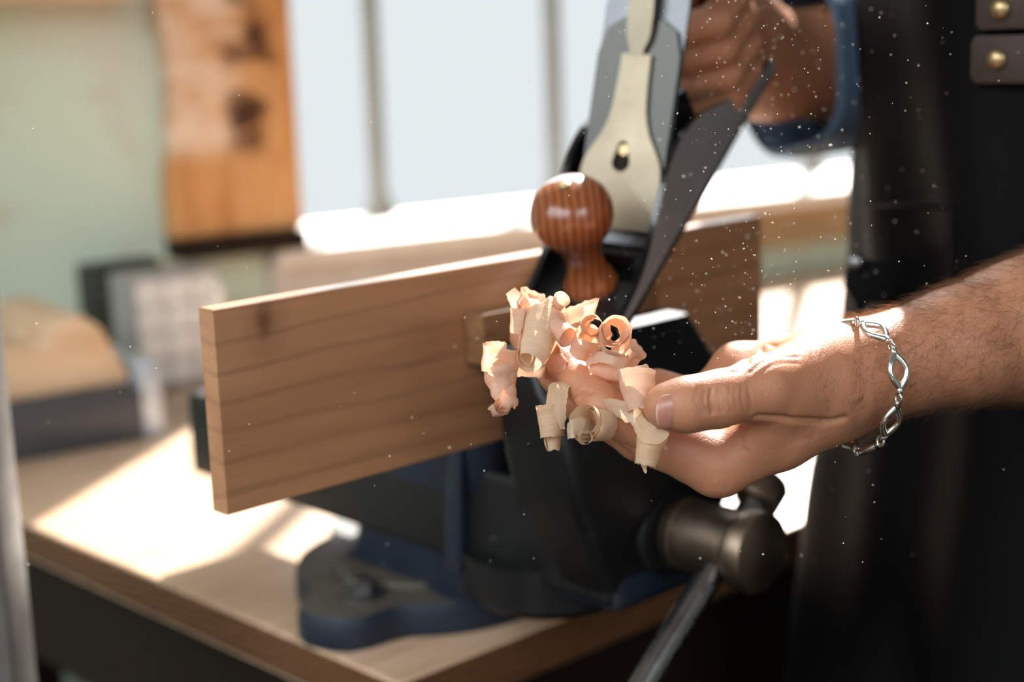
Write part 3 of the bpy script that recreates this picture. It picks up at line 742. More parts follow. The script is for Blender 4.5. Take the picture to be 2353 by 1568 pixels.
# thumb joint wrinkles, index joint wrinkles, palm lines
for off, dd in ((0, .0014), (9, .0006), (-10, .0008), (18, .0005), (27, .0003)):
    crease_px([(1640+off, 890), (1636+off*1.3, 915), (1640+off, 952)], .00085, dd)
for off in (-34, -24, 38, 50, 64, 80): crease_px([(1645+off, 885), (1640+off*1.1, 915), (1650+off, 950)], .0008, .0004)
for off, dd in ((0, .0014), (8, .0007), (-9, .0007), (17, .0004)): crease_px([(1324+off, 912-off), (1342+off, 896-off), (1358+off, 892-off)], .0009, dd)
crease_px([(1745, 965), (1800, 968), (1850, 972), (1905, 974), (1945, 968)], .0014, .0022)
crease_px([(1690, 846), (1712, 822), (1745, 800), (1790, 790), (1830, 792)], .0013, .0011)
crease_px([(1720, 850), (1750, 825), (1790, 812), (1835, 815)], .0009, .0004)
crease_px([(1740, 860), (1770, 838), (1805, 828), (1840, 830)], .0009, .0003)
crease_px([(1690, 985), (1700, 1010), (1708, 1040)], .0010, .0007)
for k in range(9): crease_px([(1725+k*17, 1000+k*1), (1735+k*17, 1030-k*2), (1752+k*16, 1060-k*7)], .0008, .00022)
for k in range(5): crease_px([(1430+k*9, 1028+k*2), (1448+k*8, 1044), (1462+k*8, 1066)], .0008, .0003)
for k in range(6): crease_px([(1620+k*13, 1095), (1612+k*13, 1115), (1608+k*13, 1130)], .0008, .0003)
# nail beds: slight flattening under the nails happens through the nail parts

def nail(ax_a, ax_b, c, side, r, w, L, name, parent, mat_, edge=True, bulge=0.):
    ax = unit(ax_b-ax_a); s = unit(side-ax*(side@ax)); t = np.cross(ax, s); nu, nvv = 17, 31; V = []; 
    for i in range(nvv):
        y = (i/(nvv-1)-.5)*L
        for j in range(nu):
            a = (j/(nu-1)-.5)*2; wid = w*.5*(1-.22*max(0, -y/L*2)**3-.10*max(0, y/L*2)**4)
            ang = a*wid/r
            yy = y-(.0026*a*a if y > 0 else -.0030*a*a)*min(1, abs(y/L*2)**2)
            V.append(c+ax*yy+s*(r*math.cos(ang)-r*.0+(-.0012*(max(0, (abs(y)/L*2))**4)*(1 if y < 0 else .25)))+t*(r*math.sin(ang)))
    n0 = len(V); V = np.array(V); inn = V-s*.0012; V = np.concatenate([V, inn]); Fc = []
    for i in range(nvv-1):
        for j in range(nu-1):
            a = i*nu+j; Fc.append((a, a+1, a+nu+1, a+nu)); Fc.append((n0+a, n0+a+nu, n0+a+nu+1, n0+a+1))
    bd = [j for j in range(nu)]+[i*nu+nu-1 for i in range(1, nvv)]+[(nvv-1)*nu+j for j in range(nu-2, -1, -1)]+[i*nu for i in range(nvv-2, 0, -1)]
    for a, b in zip(bd, bd[1:]+bd[:1]): Fc.append((a, n0+a, n0+b, b))
    o = obj(name, V, Fc, mat_, parent, smooth=True)
    if edge:
        o.data.materials.append(M['nail_edge'])
        for p in o.data.polygons:
            vs = [v % n0 for v in p.vertices]
            if all(v//nu >= nvv-2 for v in vs) and all(2 < v % nu < nu-3 for v in vs): p.material_index = 1
    return o

# --- right arm and hand gripping the rear handle
RH = {}
th0 = pf(203, 0, 62)                                            # middle of the rear handle
w_r = cp(1765, 150, .945); el = nv(.60, -.03, 1.21)
def off(p, a, b, c): return p+cv(a, b, c)/1000
ku, ks_, kn_ = pd(1, 0, 0), pd(0, 1, 0), pd(0, 0, 1)
def tp_(u, s, n): return pf(u, s, n)
right_palm = [
    [(w_r, .026), (tp_(236, 0, 84), .017), (tp_(232, 4, 66), .016)],
    [(w_r, .024), (tp_(238, 6, 60), .017), (tp_(234, 6, 48), .015)],
    [(w_r, .024), (tp_(240, 8, 40), .016)],
]
rf = []
for (n_, r_) in ((74, .0098), (56, .0098), (38, .0095), (22, .0085)):
    rf.append([(tp_(234, 16, n_+4), r_*1.1), (tp_(212, 27, n_+1), r_), (tp_(186, 26, n_-1), r_*.95), (tp_(176, 8, n_-2), r_*.9), (tp_(180, -8, n_-2), r_*.8)])
rth = [(tp_(238, -8, 74), .015), (tp_(222, -24, 78), .012), (tp_(196, -27, 80), .0105), (tp_(176, -22, 84), .0095)]
ridx = [(tp_(228, 14, 92), .011), (tp_(206, 27, 98), .0092), (tp_(180, 30, 108), .0088), (tp_(158, 27, 118), .0078)]
rfore = [(w_r, .030), (w_r*.72+el*.28, .032), (w_r*.4+el*.6, .038), (el, .042), (nv(.70, -.07, 1.31), .05), (nv(.755, -.16, 1.40), .055)]
def f_right(P):
    b = None
    for c in right_palm: q = chain(P, c, .006); b = q if b is None else smin(b, q, .01)
    fg = None
    for c in rf+[ridx]: q = chain(P, c, .003); fg = q if fg is None else smin(fg, q, .001)
    b = smin(b, fg, .006); b = smin(b, chain(P, rth, .004), .007)
    return smin(b, chain(P, rfore, .02), .02)
ap = np.array([p for c in right_palm+rf+[rth, ridx, rfore] for p, r in c])
RV, RQ = nets(f_right, ap.min(0)-.07, ap.max(0)+.07, .0026); RV = relax(RV, RQ, 2, .5)

# --- torso, head, upper left arm, legs (mostly under clothes)
TX, TY = .575, -.16                 # centre of the trunk in plan
fwd = nv(0, 1, 0); sd = nv(-1, 0, 0)   # chest faces the viewer's left
if sd@CF > 0: sd = -sd                                          # sd: towards the viewer = his left side
def tb(f_, s_, z): return nv(TX, TY, 0)+fwd*f_+sd*s_+nv(0, 0, z)
shL, shR = tb(-.02, .18, 1.40), tb(-.02, -.18, 1.40)
elL = cp(2950, 560, .74)
body_ch = [
    [(tb(-.02, 0, .95), .125), (tb(0, 0, 1.12), .115), (tb(0, 0, 1.30), .125), (tb(-.01, 0, 1.40), .09), (tb(.0, 0, 1.48), .058), (tb(.02, 0, 1.56), .056)],
    [(tb(-.02, .07, .95), .105), (tb(0, .06, 1.12), .105), (tb(0, .08, 1.30), .11), (shL, .062)],
    [(tb(-.02, -.07, .95), .105), (tb(0, -.06, 1.12), .105), (tb(0, -.08, 1.30), .11), (shR, .062)],
    [(shL, .060), ((shL+elL)/2+nv(0, 0, -.02), .050), (elL, .044)],
        [(tb(-.02, .10, .90), .095), (tb(.01, .11, .50), .062), (tb(-.01, .11, .09), .042), (tb(.08, .12, .035), .035)],
    [(tb(-.02, -.10, .90), .095), (tb(.01, -.11, .50), .062), (tb(-.01, -.11, .09), .042), (tb(.08, -.12, .035), .035)],
]
head = [[(tb(.03, 0, 1.66), .088), (tb(.0, 0, 1.69), .092)], [(tb(.06, 0, 1.60), .05), (tb(.085, 0, 1.575), .03)], [(tb(.115, 0, 1.655), .008), (tb(.135, 0, 1.63), .012)],
        [(tb(.02, .088, 1.66), .012), (tb(.015, .092, 1.63), .012)], [(tb(.02, -.088, 1.66), .012), (tb(.015, -.092, 1.63), .012)]]
def f_body(P):
    d = None
    for c in body_ch: q = chain(P, c, .03); d = q if d is None else smin(d, q, .035)
    for c in head: d = smin(d, chain(P, c, .01), .02)
    for s_ in (.034, -.034): d = np.maximum(d, -(np.linalg.norm(P-tb(.112, s_, 1.668), axis=1)-.012))
    return d
ap = np.array([p for c in body_ch+head for p, r in c])
BV, BQ = nets(f_body, ap.min(0)-.15, ap.max(0)+.15, .011); BV = relax(BV, BQ, 1, .5)

person = thing('person', 'person in a black leather apron, holding a plane and a handful of wood shavings', 'person', tb(0, 0, 0))
V, Q = join((HV, HQ.tolist()), (RV, RQ.tolist()), (BV, BQ.tolist()))
body = obj('body', V, Q, M['skin'], person, smooth=True)
# nails of the left hand
thA, thB = TH_['ip'][0], TH_['tip'][0]
nc = (lambda q: q)(cp(1537, 946, .5935+.0015))
nail(thA, thB, thB+(thA-thB)*.03, cv(-.25, -.28, .92), .0096, .0150, .0150, 'thumbnail', person, M['nail'])
iA, iB = fingers[0][3][0], fingers[0][5][0]
q_, d_ = pxy(HV); m_ = np.where((np.abs(q_[:, 0]-1275) < 6) & (np.abs(q_[:, 1]-846) < 6) & (HN@CF < 0) & (d_ < .66))[0]
if len(m_):
    i_ = m_[np.argmin(d_[m_])]; n_ = unit(unit(HN[i_])*.7+cv(-.7, -.35, .3)*.3); n_ = unit(n_-unit(iB-iA)*(n_@unit(iB-iA)))
    nail(iA, iB, HV[i_]-n_*(.0070-.00045), n_, .0070, .0092, .0118, 'fingernail', person, M['nail'], True)

def hairs():
    q, d = pxy(HV); N = HN
    reg = (q[:, 0] > 1855) & (q[:, 0] < 2480)
    dens = np.where(q[:, 0] < 1960, .35, 1.0)*np.where((q[:, 0] < 1960) & (q[:, 1] < 800), 0, 1)
    idx = np.where(reg)[0]; p = dens[idx]; p = p/p.sum(); pick = rng.choice(idx, 7500, p=p)
    ax = unit(fore[0][0][0]-fore[0][4][0]); V = []; Fc = []
    for i in pick:
        n = N[i]; r0 = HV[i]; ln = rng.uniform(.004, .0125)*(1. if q[i, 0] > 1960 else .8)
        t = ax*rng.uniform(.1, 1.)+unit(rng.normal(size=3))*.55+nv(0, 0, -.35); t = unit(t-n*(t@n)); up = n*rng.uniform(.25, .8); b = np.cross(t, n)
        cur = rng.uniform(-.7, .7); R0 = rng.uniform(.00004, .000065); base = len(V)
        for k in range(5):
            s = k/4; pnt = r0+(t*s+up*s*(1-.55*s)+b*cur*s*s*.6)*ln; rr = R0*(1-.85*s)
            for m in range(3):
                a = 2*PI*m/3; V.append(pnt+(n*math.cos(a)+b*math.sin(a))*rr)
        for k in range(4):
            for m in range(3): m2 = (m+1) % 3; Fc.append((base+k*3+m, base+k*3+m2, base+k*3+3+m2, base+k*3+3+m))
    o = obj('arm_hair', V, Fc, M['hair'], person); o['kind'] = 'stuff'
hairs()

def clothes():
    n = 96
    def ringf(z, a, b, f0=0., s0=0., fold=.0, ph=0., lo=0, hi=2*PI, m=n, closed=True):
        out = []
        for i in range(m):
            t = lo+(hi-lo)*i/(m if closed else m-1); rr = 1+fold*(math.sin(7*t+ph+z*6)+.6*math.sin(13*t-z*9+ph))
            out.append(tb(f0+a*rr*math.cos(t), s0+b*rr*math.sin(t), z))
        return out
    # shirt: trunk shell
    zs = [.93, 1.0, 1.1, 1.2, 1.3, 1.38, 1.44, 1.475, 1.50]; A = [.155, .152, .150, .155, .160, .150, .115, .08, .072]; B = [.205, .20, .20, .21, .225, .215, .13, .082, .074]
    V, Fc = loft([ringf(z, a, b, -.005, 0, .006) for z, a, b in zip(zs, A, B)], False)
    sh = obj('shirt', V, Fc, M['denim'], person, smooth=True)
    # right sleeve, rolled above the elbow... runs to mid forearm
    P = [shR, nv(.70, -.07, 1.31), el*.9+nv(.70, -.07, 1.31)*.1, el*.7+w_r*.3, el*.35+w_r*.65, el*.06+w_r*.94]
    R = [.074, .068, .064, .060, .056, .050]
    sp = spline(P, 60); rr = np.interp(np.linspace(0, 5, 60), range(6), R); rr = rr*(1+.035*np.sin(np.arange(60)*.9)+.03*np.sin(np.arange(60)*.37)); rr[-8:] = .056; rr[-1] = .053
    V, Fc = tube(sp, rr, 40, cap=False); V = np.array([v+nv(*mnoise.noise_vector(Vector(v*26)))*.006 for v in V])
    sl = obj('sleeve', V, Fc, M['denim'], person, smooth=True)
    P = [shL, (shL+elL)/2+nv(0, 0, -.02), elL+(shL-elL)*.12]
    sp = spline(P, 30); V, Fc = tube(sp, np.linspace(.076, .062, 30), 36, cap=False); obj('sleeve', V, Fc, M['denim'], person, smooth=True)
    # trousers
    for sg in (1, -1):
        V, Fc = tube(spline([tb(-.02, .10*sg, .95), tb(.0, .108*sg, .7), tb(.01, .11*sg, .5), tb(-.005, .11*sg, .12)], 30), np.linspace(.118, .072, 30), 32, cap=False)
        obj('trouser_leg', V, Fc, M['trouser'], person, smooth=True)
        V, Fc = loft([[tb(f_+.0, .115*sg+w*math.cos(a), max(.002, z+h*math.sin(a))) for a in np.linspace(0, 2*PI, 20)[:-1]] for f_, w, z, h in ((-.07, .03, .05, .045), (-.06, .042, .055, .052), (0, .045, .06, .058), (.08, .050, .05, .045), (.15, .046, .035, .032), (.18, .03, .028, .022))])
        obj('shoe', V, Fc, M['leather'], person, smooth=True)
    # apron: bib wraps the front, skirt hangs and flares
    zs = np.array([.42, .55, .70, .82, .90, .97, 1.03, 1.10, 1.20, 1.30, 1.38]); A = [.215, .21, .20, .190, .184, .180, .172, .168, .170, .175, .168]; B = [.29, .285, .278, .270, .262, .252, .236, .222, .225, .232, .20]
    span = [2.1, 2.1, 2.1, 2.1, 2.1, 2.1, 2.1, 2.1, 2.1, 2.0, 1.2]
    m = 72; outr = []; zz = np.linspace(.42, 1.38, 60)
    V = []
    for z in zz:
        a = np.interp(z, zs, A); b = np.interp(z, zs, B); w = np.interp(z, zs, span)
        for i in range(m):
            t = -w+2*w*i/(m-1)
            fold = (.009*math.sin(6*t+1.0+z*2)+.004*math.sin(15*t+z*3)-.006)*min(1, max(0, (1.12-z)/.25))+.006*math.sin(11*t+z*14)*max(0, 1-abs(z-1.12)/.2)+.008*math.sin(5*t+z*4+1)
            V.append(tb((a+fold)*math.cos(t), (b+fold)*math.sin(t), z))
    V = np.array(V); K = len(V); inn = []
    c0 = nv(TX, TY, 0)
    for v in V: q = v-c0; q[2] = 0; inn.append(v-unit(q)*.003)
    V = np.concatenate([V, inn]); Fc = []
    for j in range(59):
        for i in range(m-1): a = j*m+i; Fc.append((a, a+1, a+m+1, a+m)); Fc.append((K+a, K+a+m, K+a+m+1, K+a+1))
    bd = list(range(m))+[j*m+m-1 for j in range(1, 60)]+[59*m+i for i in range(m-2, -1, -1)]+[j*m for j in range(58, 0, -1)]
    for a, b in zip(bd, bd[1:]+bd[:1]): Fc.append((a, K+a, K+b, b))
    V, Fc = orient(V, Fc); ap_ = obj('apron', V, Fc, M['leather'], person, smooth=True)
    # where the survey line through (px, py) meets the apron's left side
    def hit(px, py, ex=.004):
        v = ray(px, py)
        for k in range(400):
            d = .7+k*.0015; p = CAM+v*d; z = p[2]; a = np.interp(z, zs, A)+ex; b = np.interp(z, zs, B)+ex; q = p-c0; f_, s_ = q@fwd, q@sd
            if (f_/a)**2+(s_/b)**2 < 1: return p, unit(fwd*(f_/a/a)+sd*(s_/b/b))
        return cp(px, py, 1.0), -CF
    # leather straps with rivets, pocket, belt tab
    for (x, y, w, h) in ((2325, 20, 110, 70), (2318, 136, 120, 84)):
        p, n_ = hit(x, y, .010); u_ = unit(np.cross(nv(0, 0, 1), n_)); 
        if u_@CR < 0: u_ = -u_
        v_ = np.cross(n_, u_); 
        if v_[2] < 0: v_ = -v_
        W_, H_ = w/F*.98/2*1.1, h/F*.98/2
        poly = [(W_*sx*cx_, H_*sy*cy_) for sx, sy, cs in ((1, 1, ((1, .7), (.88, 1))), (-1, 1, ((.88, 1), (1, .7))), (-1, -1, ((1, .7), (.88, 1))), (1, -1, ((.88, 1), (1, .7)))) for cx_, cy_ in cs]
        st = obj('strap_patch', *bevel(*prism(poly, lambda a, b, t: p+u_*a+v_*b+n_*t, -.001, .003), .0008, 2), M['brown_leather'], ap_, auto=40)
        q = p-u_*W_*.25+n_*.003
        if wloc(st) is not None: obj('rivet', *lathe(q, n_, [(0, .0050), (.0012, .0050), (.0030, .0034), (.0036, .001)], 24), M['brass'], ap_, smooth=True)
    Ps = [hit(x, y, .007)[0] for x, y in ((1990, 470), (2050, 470), (2110, 472), (2180, 476), (2240, 478))]
    obj('pocket_seam', *tube(spline(Ps, 20), .0014, 8), M['leather'], ap_, smooth=True)
    Ps = [hit(x, y, .007)[0] for x, y in ((2190, 480), (2192, 560), (2194, 640), (2196, 760))]
    obj('pocket_seam', *tube(spline(Ps, 20), .0014, 8), M['leather'], ap_, smooth=True)
    # side tab with round stud, hanging tie
    p, n_ = hit(2000, 640, .006); q = cp(1968, 603, 1.0)
    tabp = [(1940, 660), (1945, 612), (1965, 588), (2010, 600), (2080, 590), (2090, 660), (2030, 690), (1990, 700), (1975, 740), (1958, 690)]
    dd = (p-CAM)@CF
    V, Fc = prism([(x, y) for x, y in tabp], lambda x, y, t: cp(x, y, dd-.012)-CF*t, -.003, .003)
    obj('tie_tab', *bevel(*orient(V, Fc), .001, 2), M['leather'], ap_, auto=40)
    obj('stud', *lathe(cp(1968, 602, dd-.016), -CF, [(0, .0050), (.0015, .0050), (.0032, .0036), (.004, .001)], 24), M['steel'], ap_, smooth=True)
    P = [cp(1985, 690, dd-.008), cp(1990, 760, dd-.006), cp(1960, 900, dd-.03), cp(1935, 1060, dd-.045), cp(1950, 1200, dd-.04)]
    # hair on the head
    hv, hq = nets(lambda P: np.maximum(smin(seg_d(P, tb(.0, 0, 1.70), tb(.02, 0, 1.69), .104, .101), seg_d(P, tb(-.05, 0, 1.62), tb(-.03, 0, 1.66), .06, .08), .02), (P-tb(.055, 0, 1.66))@(fwd*.8-nv(0, 0, 1)*.6)), nv(TX, TY, 1.5)-.2, nv(TX, TY, 1.75)+.2, .008)
    obj('head_hair', hv, hq.tolist(), mat('brown_hair', (.05, .025, .012), .6), person, smooth=True)
clothes()

# ------------------------------------------------------------------ bracelet
def bracelet():
    path = [(1962, 742, .628), (2008, 752, .618), (2040, 778, .612), (2058, 825, .606), (2070, 872, .6055), (2062, 925, .608), (2045, 975, .612), (2020, 1018, .620), (1985, 1040, .632),
            (1950, 1020, .648), (1930, 975, .664), (1925, 905, .684), (1922, 830, .686), (1925, 776, .668), (1932, 752, .650)]
    P = [cp(*p) for p in path]
    t = thing('chain_bracelet', 'silver chain bracelet of pointed oval links hanging around the hairy wrist', 'bracelet', cp(1985, 1044, .632))
    dense = spline(np.array([P[-1]]+P+[P[0], P[1]]), 900)
    i0 = int(900/17*1); i1 = int(900*16/17.)
    D = spline(np.array([P[-1]]+P+P[:2]), 1700); D = D[100:1600]
    ln = np.concatenate([[0], np.cumsum(np.linalg.norm(np.diff(D, axis=0), axis=1))]); T = ln[-1]
    nl = 10; pitch = T/nl
    def at(s): s = s % T; return np.array([np.interp(s, ln, D[:, k]) for k in range(3)])
    arm = unit(fore[0][2][0]-fore[0][1][0]); cen = (fore[0][1][0]+fore[1][1][0])/2
    s_off = pitch*.12
    for i in range(nl):
        a = at(i*pitch+s_off+.0016); b = at((i+1)*pitch+s_off-.0016); m_ = (a+b)/2; ax = unit(b-a); mid = at((i+.5)*pitch+s_off); out = unit((mid-cen)-arm*((mid-cen)@arm)); out = unit(out-ax*(out@ax)); w = np.cross(ax, out); L = np.linalg.norm(b-a)
        if i in (4,): half, hw = L*.34, .0026
        else: half, hw = L*.37, .0036
        sag = (mid-m_)@out*.8
        loop = []
        for k in range(40):
            th = 2*PI*k/40; c, s = math.cos(th), math.sin(th); x = half*c; y = hw*(1-abs(c)**1.7)*(1 if s > 0 else -1) if abs(c) < 1 else 0
            loop.append(m_+ax*x+w*y+out*sag*(1-(x/(L/2))**2))
        lk = obj('chain_link', *join(tube(loop, [.00118+.0003*abs(math.cos(2*PI*k/40)) for k in range(40)], 10, closed=True),
                 tube([m_+ax*half*.96+out*sag*.55, m_+ax*(half+L*.10)+out*sag*.3, m_+ax*(L*.5)], [.0016, .0012, .0013], 10), tube([m_-ax*half*.96+out*sag*.55, m_-ax*(half+L*.10)+out*sag*.3, m_-ax*(L*.5)], [.0016, .0012, .0013], 10)), M['silver'], t, smooth=True)
        rc = at((i+1)*pitch+s_off); rg = [rc+(ax*math.cos(q)+out*math.sin(q))*.0021 for q in np.linspace(0, 2*PI, 19)[:-1]]
        obj('jump_ring', *tube(rg, .0006, 8, closed=True), M['silver'], t, smooth=True)
bracelet()

# ------------------------------------------------------------------ wood shavings
def grid_ribbon(Pc, Wv, width, nw=14, rag=.0005, wob=.0004, seed=0, warp=None):
    m = len(Pc); r = random.Random(seed); V = []; UV = []
    ln = np.concatenate([[0], np.cumsum(np.linalg.norm(np.diff(Pc, axis=0), axis=1))])
    T = np.gradient(Pc, axis=0); T /= np.linalg.norm(T, axis=1)[:, None]+1e-12
    for i in range(m):
        w = width[i] if hasattr(width, '__len__') else width
        n = np.cross(T[i], Wv[i])
        e0 = rag*mnoise.noise(Vector((ln[i]*420, seed, 0)))*2; e1 = rag*mnoise.noise(Vector((ln[i]*420, seed, 9)))*2
        for j in range(nw):
            v = j/(nw-1)-.5; off_ = v*w+(e0 if j == 0 else e1 if j == nw-1 else 0)
            p = Pc[i]+Wv[i]*off_; p = p+n*wob*2*mnoise.noise(Vector((ln[i]*110+seed*3.1, v*w*220, seed)))
            V.append(p); UV.append((ln[i], off_+seed*.37))
    Fc = [(i*nw+j, i*nw+j+1, (i+1)*nw+j+1, (i+1)*nw+j) for i in range(m-1) for j in range(nw-1)]
    return V, Fc, UV
def curl(c, ax, r0, r1, turns, w0, w1, pitch=0., ph=0., cone=0., n=110, ref=None, seed=0, rag=.0003, wob=.0003, squash=1., hand=1, nw=14):
    a = unit(ax); h = cv(0, 1, 0) if ref is None else np.array(ref); u = unit(h-a*(h@a)); v = np.cross(a, u); P = []; W = []; wd_ = []
    for i in range(n):
        s = i/(n-1); th = hand*(ph+2*PI*turns*s); r = r0+(r1-r0)*s; rad = u*math.cos(th)+v*math.sin(th)*squash
        P.append(c+rad*r+a*pitch*turns*s); W.append(unit(a+unit(rad)*cone)); wd_.append(w0+(w1-w0)*s)
    return grid_ribbon(np.array(P), W, wd_, nw, rag, wob, seed)
def merge(*gs):
    V = []; Fc = []; UV = []; n = 0
    for v, f, u in gs: V += list(v); UV += list(u); Fc += [tuple(i+n for i in q) for q in f]; n += len(v)
    return V, Fc, UV
def shaving(g, m, label):
    V, Fc, UV = g
    o = obj('wood_shaving', V, Fc, M[m], None, smooth=True, uv=UV)
    return tag(o, label, 'wood shaving', 'wood shavings held in the hand')
def strip(pts, wdirs, widths, n=60, seed=0, rag=.0003, wob=.0003, nw=14):
    P = spline(np.array([cp(*p) for p in pts]), n); W = spline(np.array([cv(*w) for w in wdirs]), n); T = np.gradient(P, axis=0)
    W = np.array([unit(w-unit(t)*(w@unit(t))) for w, t in zip(W, T)]); wd_ = np.interp(np.linspace(0, 1, n), np.linspace(0, 1, len(widths)), np.array(widths)/1000)
    return grid_ribbon(P, W, wd_, nw, rag, wob, seed)
mm = .001
# 1 large cone roll at the upper left
shaving(merge(curl(cp(1236, 783, .630), cv(.30, .74, -.60), 7.0*mm, 8.6*mm, 1.32, 22*mm, 25*mm, 0, 3.6, .20, seed=1, wob=.0005, squash=.9, rag=.0003)),
        'shav_cream', 'largest cream wood shaving, rolled into a wide open cone over the fingertips')
# 2 crumpled curls at top left
shaving(merge(curl(cp(1218, 706, .640), cv(.45, .9, .25), 5.0*mm, 6.0*mm, 1.4, 10*mm, 9*mm, 1*mm, 3.0, .25, seed=2, rag=.0009, wob=.0009, ref=cv(0, 0, 1)), strip([(1172, 668, .638), (1182, 684, .636), (1196, 700, .636), (1208, 716, .638)], [(.8, .6, .1), (.8, .5, .3), (.8, .4, .5), (.8, .3, .6)], [4.5, 6.5, 8, 9], 30, 21, .0006),
              curl(cp(1206, 740, .640), cv(.1, 1, .0), 6.0*mm, 6.5*mm, .6, 10*mm, 11*mm, 0, 4.2, .1, seed=22, ref=cv(0, 0, 1))),
        'shav_pink', 'crumpled pink wood shaving with a ragged upper edge, topmost and left of the heap')
# 3 small twisted curls
shaving(merge(curl(cp(1284, 698, .632), cv(.45, .50, .75), 2.6*mm, 3.4*mm, 1.4, 7*mm, 7*mm, 0, .5, .1, seed=3), curl(cp(1291, 760, .626), cv(.55, -.55, .65), 4.4*mm, 3.4*mm, 1.6, 10*mm, 9*mm, 0, 2., .12, seed=31),
              curl(cp(1257, 722, .634), cv(.75, .55, .3), 4.6*mm, 5.0*mm, .9, 11*mm, 11*mm, 0, .3, .05, seed=33, ref=cv(0, 0, 1)),
              strip([(1283, 704, .634), (1281, 726, .634), (1287, 752, .630)], [(1, 0, .3), (1, .1, .4), (1, .2, .5)], [6, 9, 9], 30, 32)),
        'shav_pink', 'small twisted wood shaving with two tight curls beside the big cone')
# 4 flat strip pointing right
shaving(strip([(1278, 744, .644), (1300, 731, .641), (1330, 718, .638), (1358, 707, .634), (1371, 704, .629), (1366, 712, .6245), (1348, 722, .6235), (1335, 732, .626)], [(.30, .95, 0)]*5+[(.22, .97, 0)]*3, [7, 7.2, 7.2, 7, 7, 6.6, 6, 4.5], 110, 4, rag=.0004),
        'shav_pink', 'straight folded wood shaving strip pointing right above the rosette of curls')
# 5, 6 rosette
shaving(merge(curl(cp(1364, 750, .622), cv(-.22, .16, .95), 3.4*mm, 4.3*mm, 1.6, 8*mm, 11*mm, 0, .2, .06, seed=5, wob=.0002),
              curl(cp(1344, 790, .626), cv(.35, .75, .6), 4.6*mm, 5.6*mm, 1.2, 10*mm, 12*mm, 0, 2.6, .1, seed=51, ref=cv(0, 0, 1)),
              strip([(1386, 750, .626), (1390, 775, .622), (1380, 800, .618), (1362, 812, .616)], [(.9, .0, .5), (.9, .2, .6), (.8, .5, .6), (.5, .8, .4)], [6, 6, 7, 7], 50, 52)),
        'shav_pink', 'pink wood shaving coiled end-on, the left coil of the rosette')
shaving(merge(curl(cp(1410, 766, .618), cv(.22, .20, .94), 3.9*mm, 6.3*mm, 2.0, 8*mm, 11*mm, 0, 2.4, .10, seed=6, wob=.0002),
              strip([(1444, 778, .620), (1441, 806, .618), (1420, 822, .614), (1394, 812, .613), (1380, 792, .616)], [(.3, .2, 1), (.2, .3, 1), (.1, .4, 1), (.0, .5, 1), (.2, .2, 1)], [8, 10, 10, 8, 6], 60, 61)),
        'shav_pink', 'pink wood shaving coiled end-on, the right coil of the rosette')
# 7 lobe beneath the rosette
shaving(merge(curl(cp(1432, 822, .634), cv(.55, .72, .35), 6.6*mm, 6.0*mm, 1.0, 11*mm, 14*mm, 0, .4, .12, seed=7, rag=.0006, wob=.0006, ref=cv(0, 0, 1)),
              curl(cp(1398, 842, .624), cv(.93, -.10, .33), 4.8*mm, 5.6*mm, 1.05, 13*mm, 15*mm, 0, 5.2, .08, seed=71, wob=.0005, ref=cv(0, 0, 1)),
              strip([(1346, 838, .622), (1374, 822, .616), (1408, 822, .612), (1436, 840, .614)], [(.4, -.9, .2), (.1, -1, .2), (-.2, -1, .3), (-.5, -.7, .4)], [2, 4, 6, 6], 40, 72)),
        'shav_pink', 'broad translucent pink wood shaving looped beneath the rosette')
# 8 hooked ribbon at far left
shaving(strip([(1320, 852, .672), (1272, 846, .658), (1232, 840, .640), (1190, 836, .628), (1150, 830, .622), (1120, 825, .6185), (1108, 822, .622), (1111, 818, .6275), (1128, 814, .632), (1150, 812, .633), (1164, 814, .629), (1156, 818, .625), (1140, 820, .625)],
                    [(.04, 1, .18)]*13, [9, 9.5, 9.8, 10.2, 10.4, 10.6, 10.6, 10.6, 10.4, 10, 9, 8, 7], 150, 8, rag=.0003, wob=.0003),
        'shav_pink', 'leftmost wood shaving, a flat ribbon hooked back at its end')
# 9 crumpled cone hanging from it, with a frayed tip
shaving(merge(curl(cp(1155, 893, .626), cv(.22, -.95, .18), 4.8*mm, 5.6*mm, 1.5, 15*mm, 17*mm, 0, 4.4, -.20, seed=9, rag=.0008, wob=.0011),
              curl(cp(1143, 941, .622), cv(.55, .35, .75), 2.2*mm, 2.9*mm, 1.5, 5*mm, 5*mm, 0, 1, .2, seed=92, rag=.0006, wob=.0005), curl(cp(1158, 938, .623), cv(-.2, .5, .85), 2.0*mm, 2.6*mm, 1.4, 5*mm, 5*mm, 0, 3, .1, seed=94, rag=.0006, wob=.0005), strip([(1142, 938, .622), (1132, 936, .621), (1122, 942, .621)], [(0, 1, .3)]*3, [3.5, 2.4, 1.4], 20, 93)),
        'shav_pink', 'crumpled cone-shaped wood shaving hanging at the left, ending in a pale frayed tip')
# 10 hanging curl left of centre
shaving(merge(strip([(1312, 872, .634), (1296, 880, .627), (1284, 893, .623), (1279, 920, .621), (1277, 955, .621), (1276, 985, .622)], [(.7, .3, -.5), (.9, .1, -.4), (1, .1, -.2), (1, 0, 0), (1, 0, .1), (1, 0, .2)], [3, 6, 8, 8.2, 8, 7.5], 60, 10),
              curl(cp(1266, 968, .626), cv(.10, -.98, .10), 4.9*mm, 5.6*mm, 1.4, 11*mm, 13*mm, 0, 4.9, -.06, seed=101, rag=.0006, ref=cv(0, 0, 1)), curl(cp(1270, 1008, .626), cv(.1, -1, .08), 3.6*mm, 3.0*mm, 1.2, 9*mm, 10*mm, 0, 1.0, -.16, seed=102, rag=.0005, ref=cv(0, 0, 1))),
        'shav_tan', 'tan wood shaving hanging straight down below the index finger, curled at its lower end')
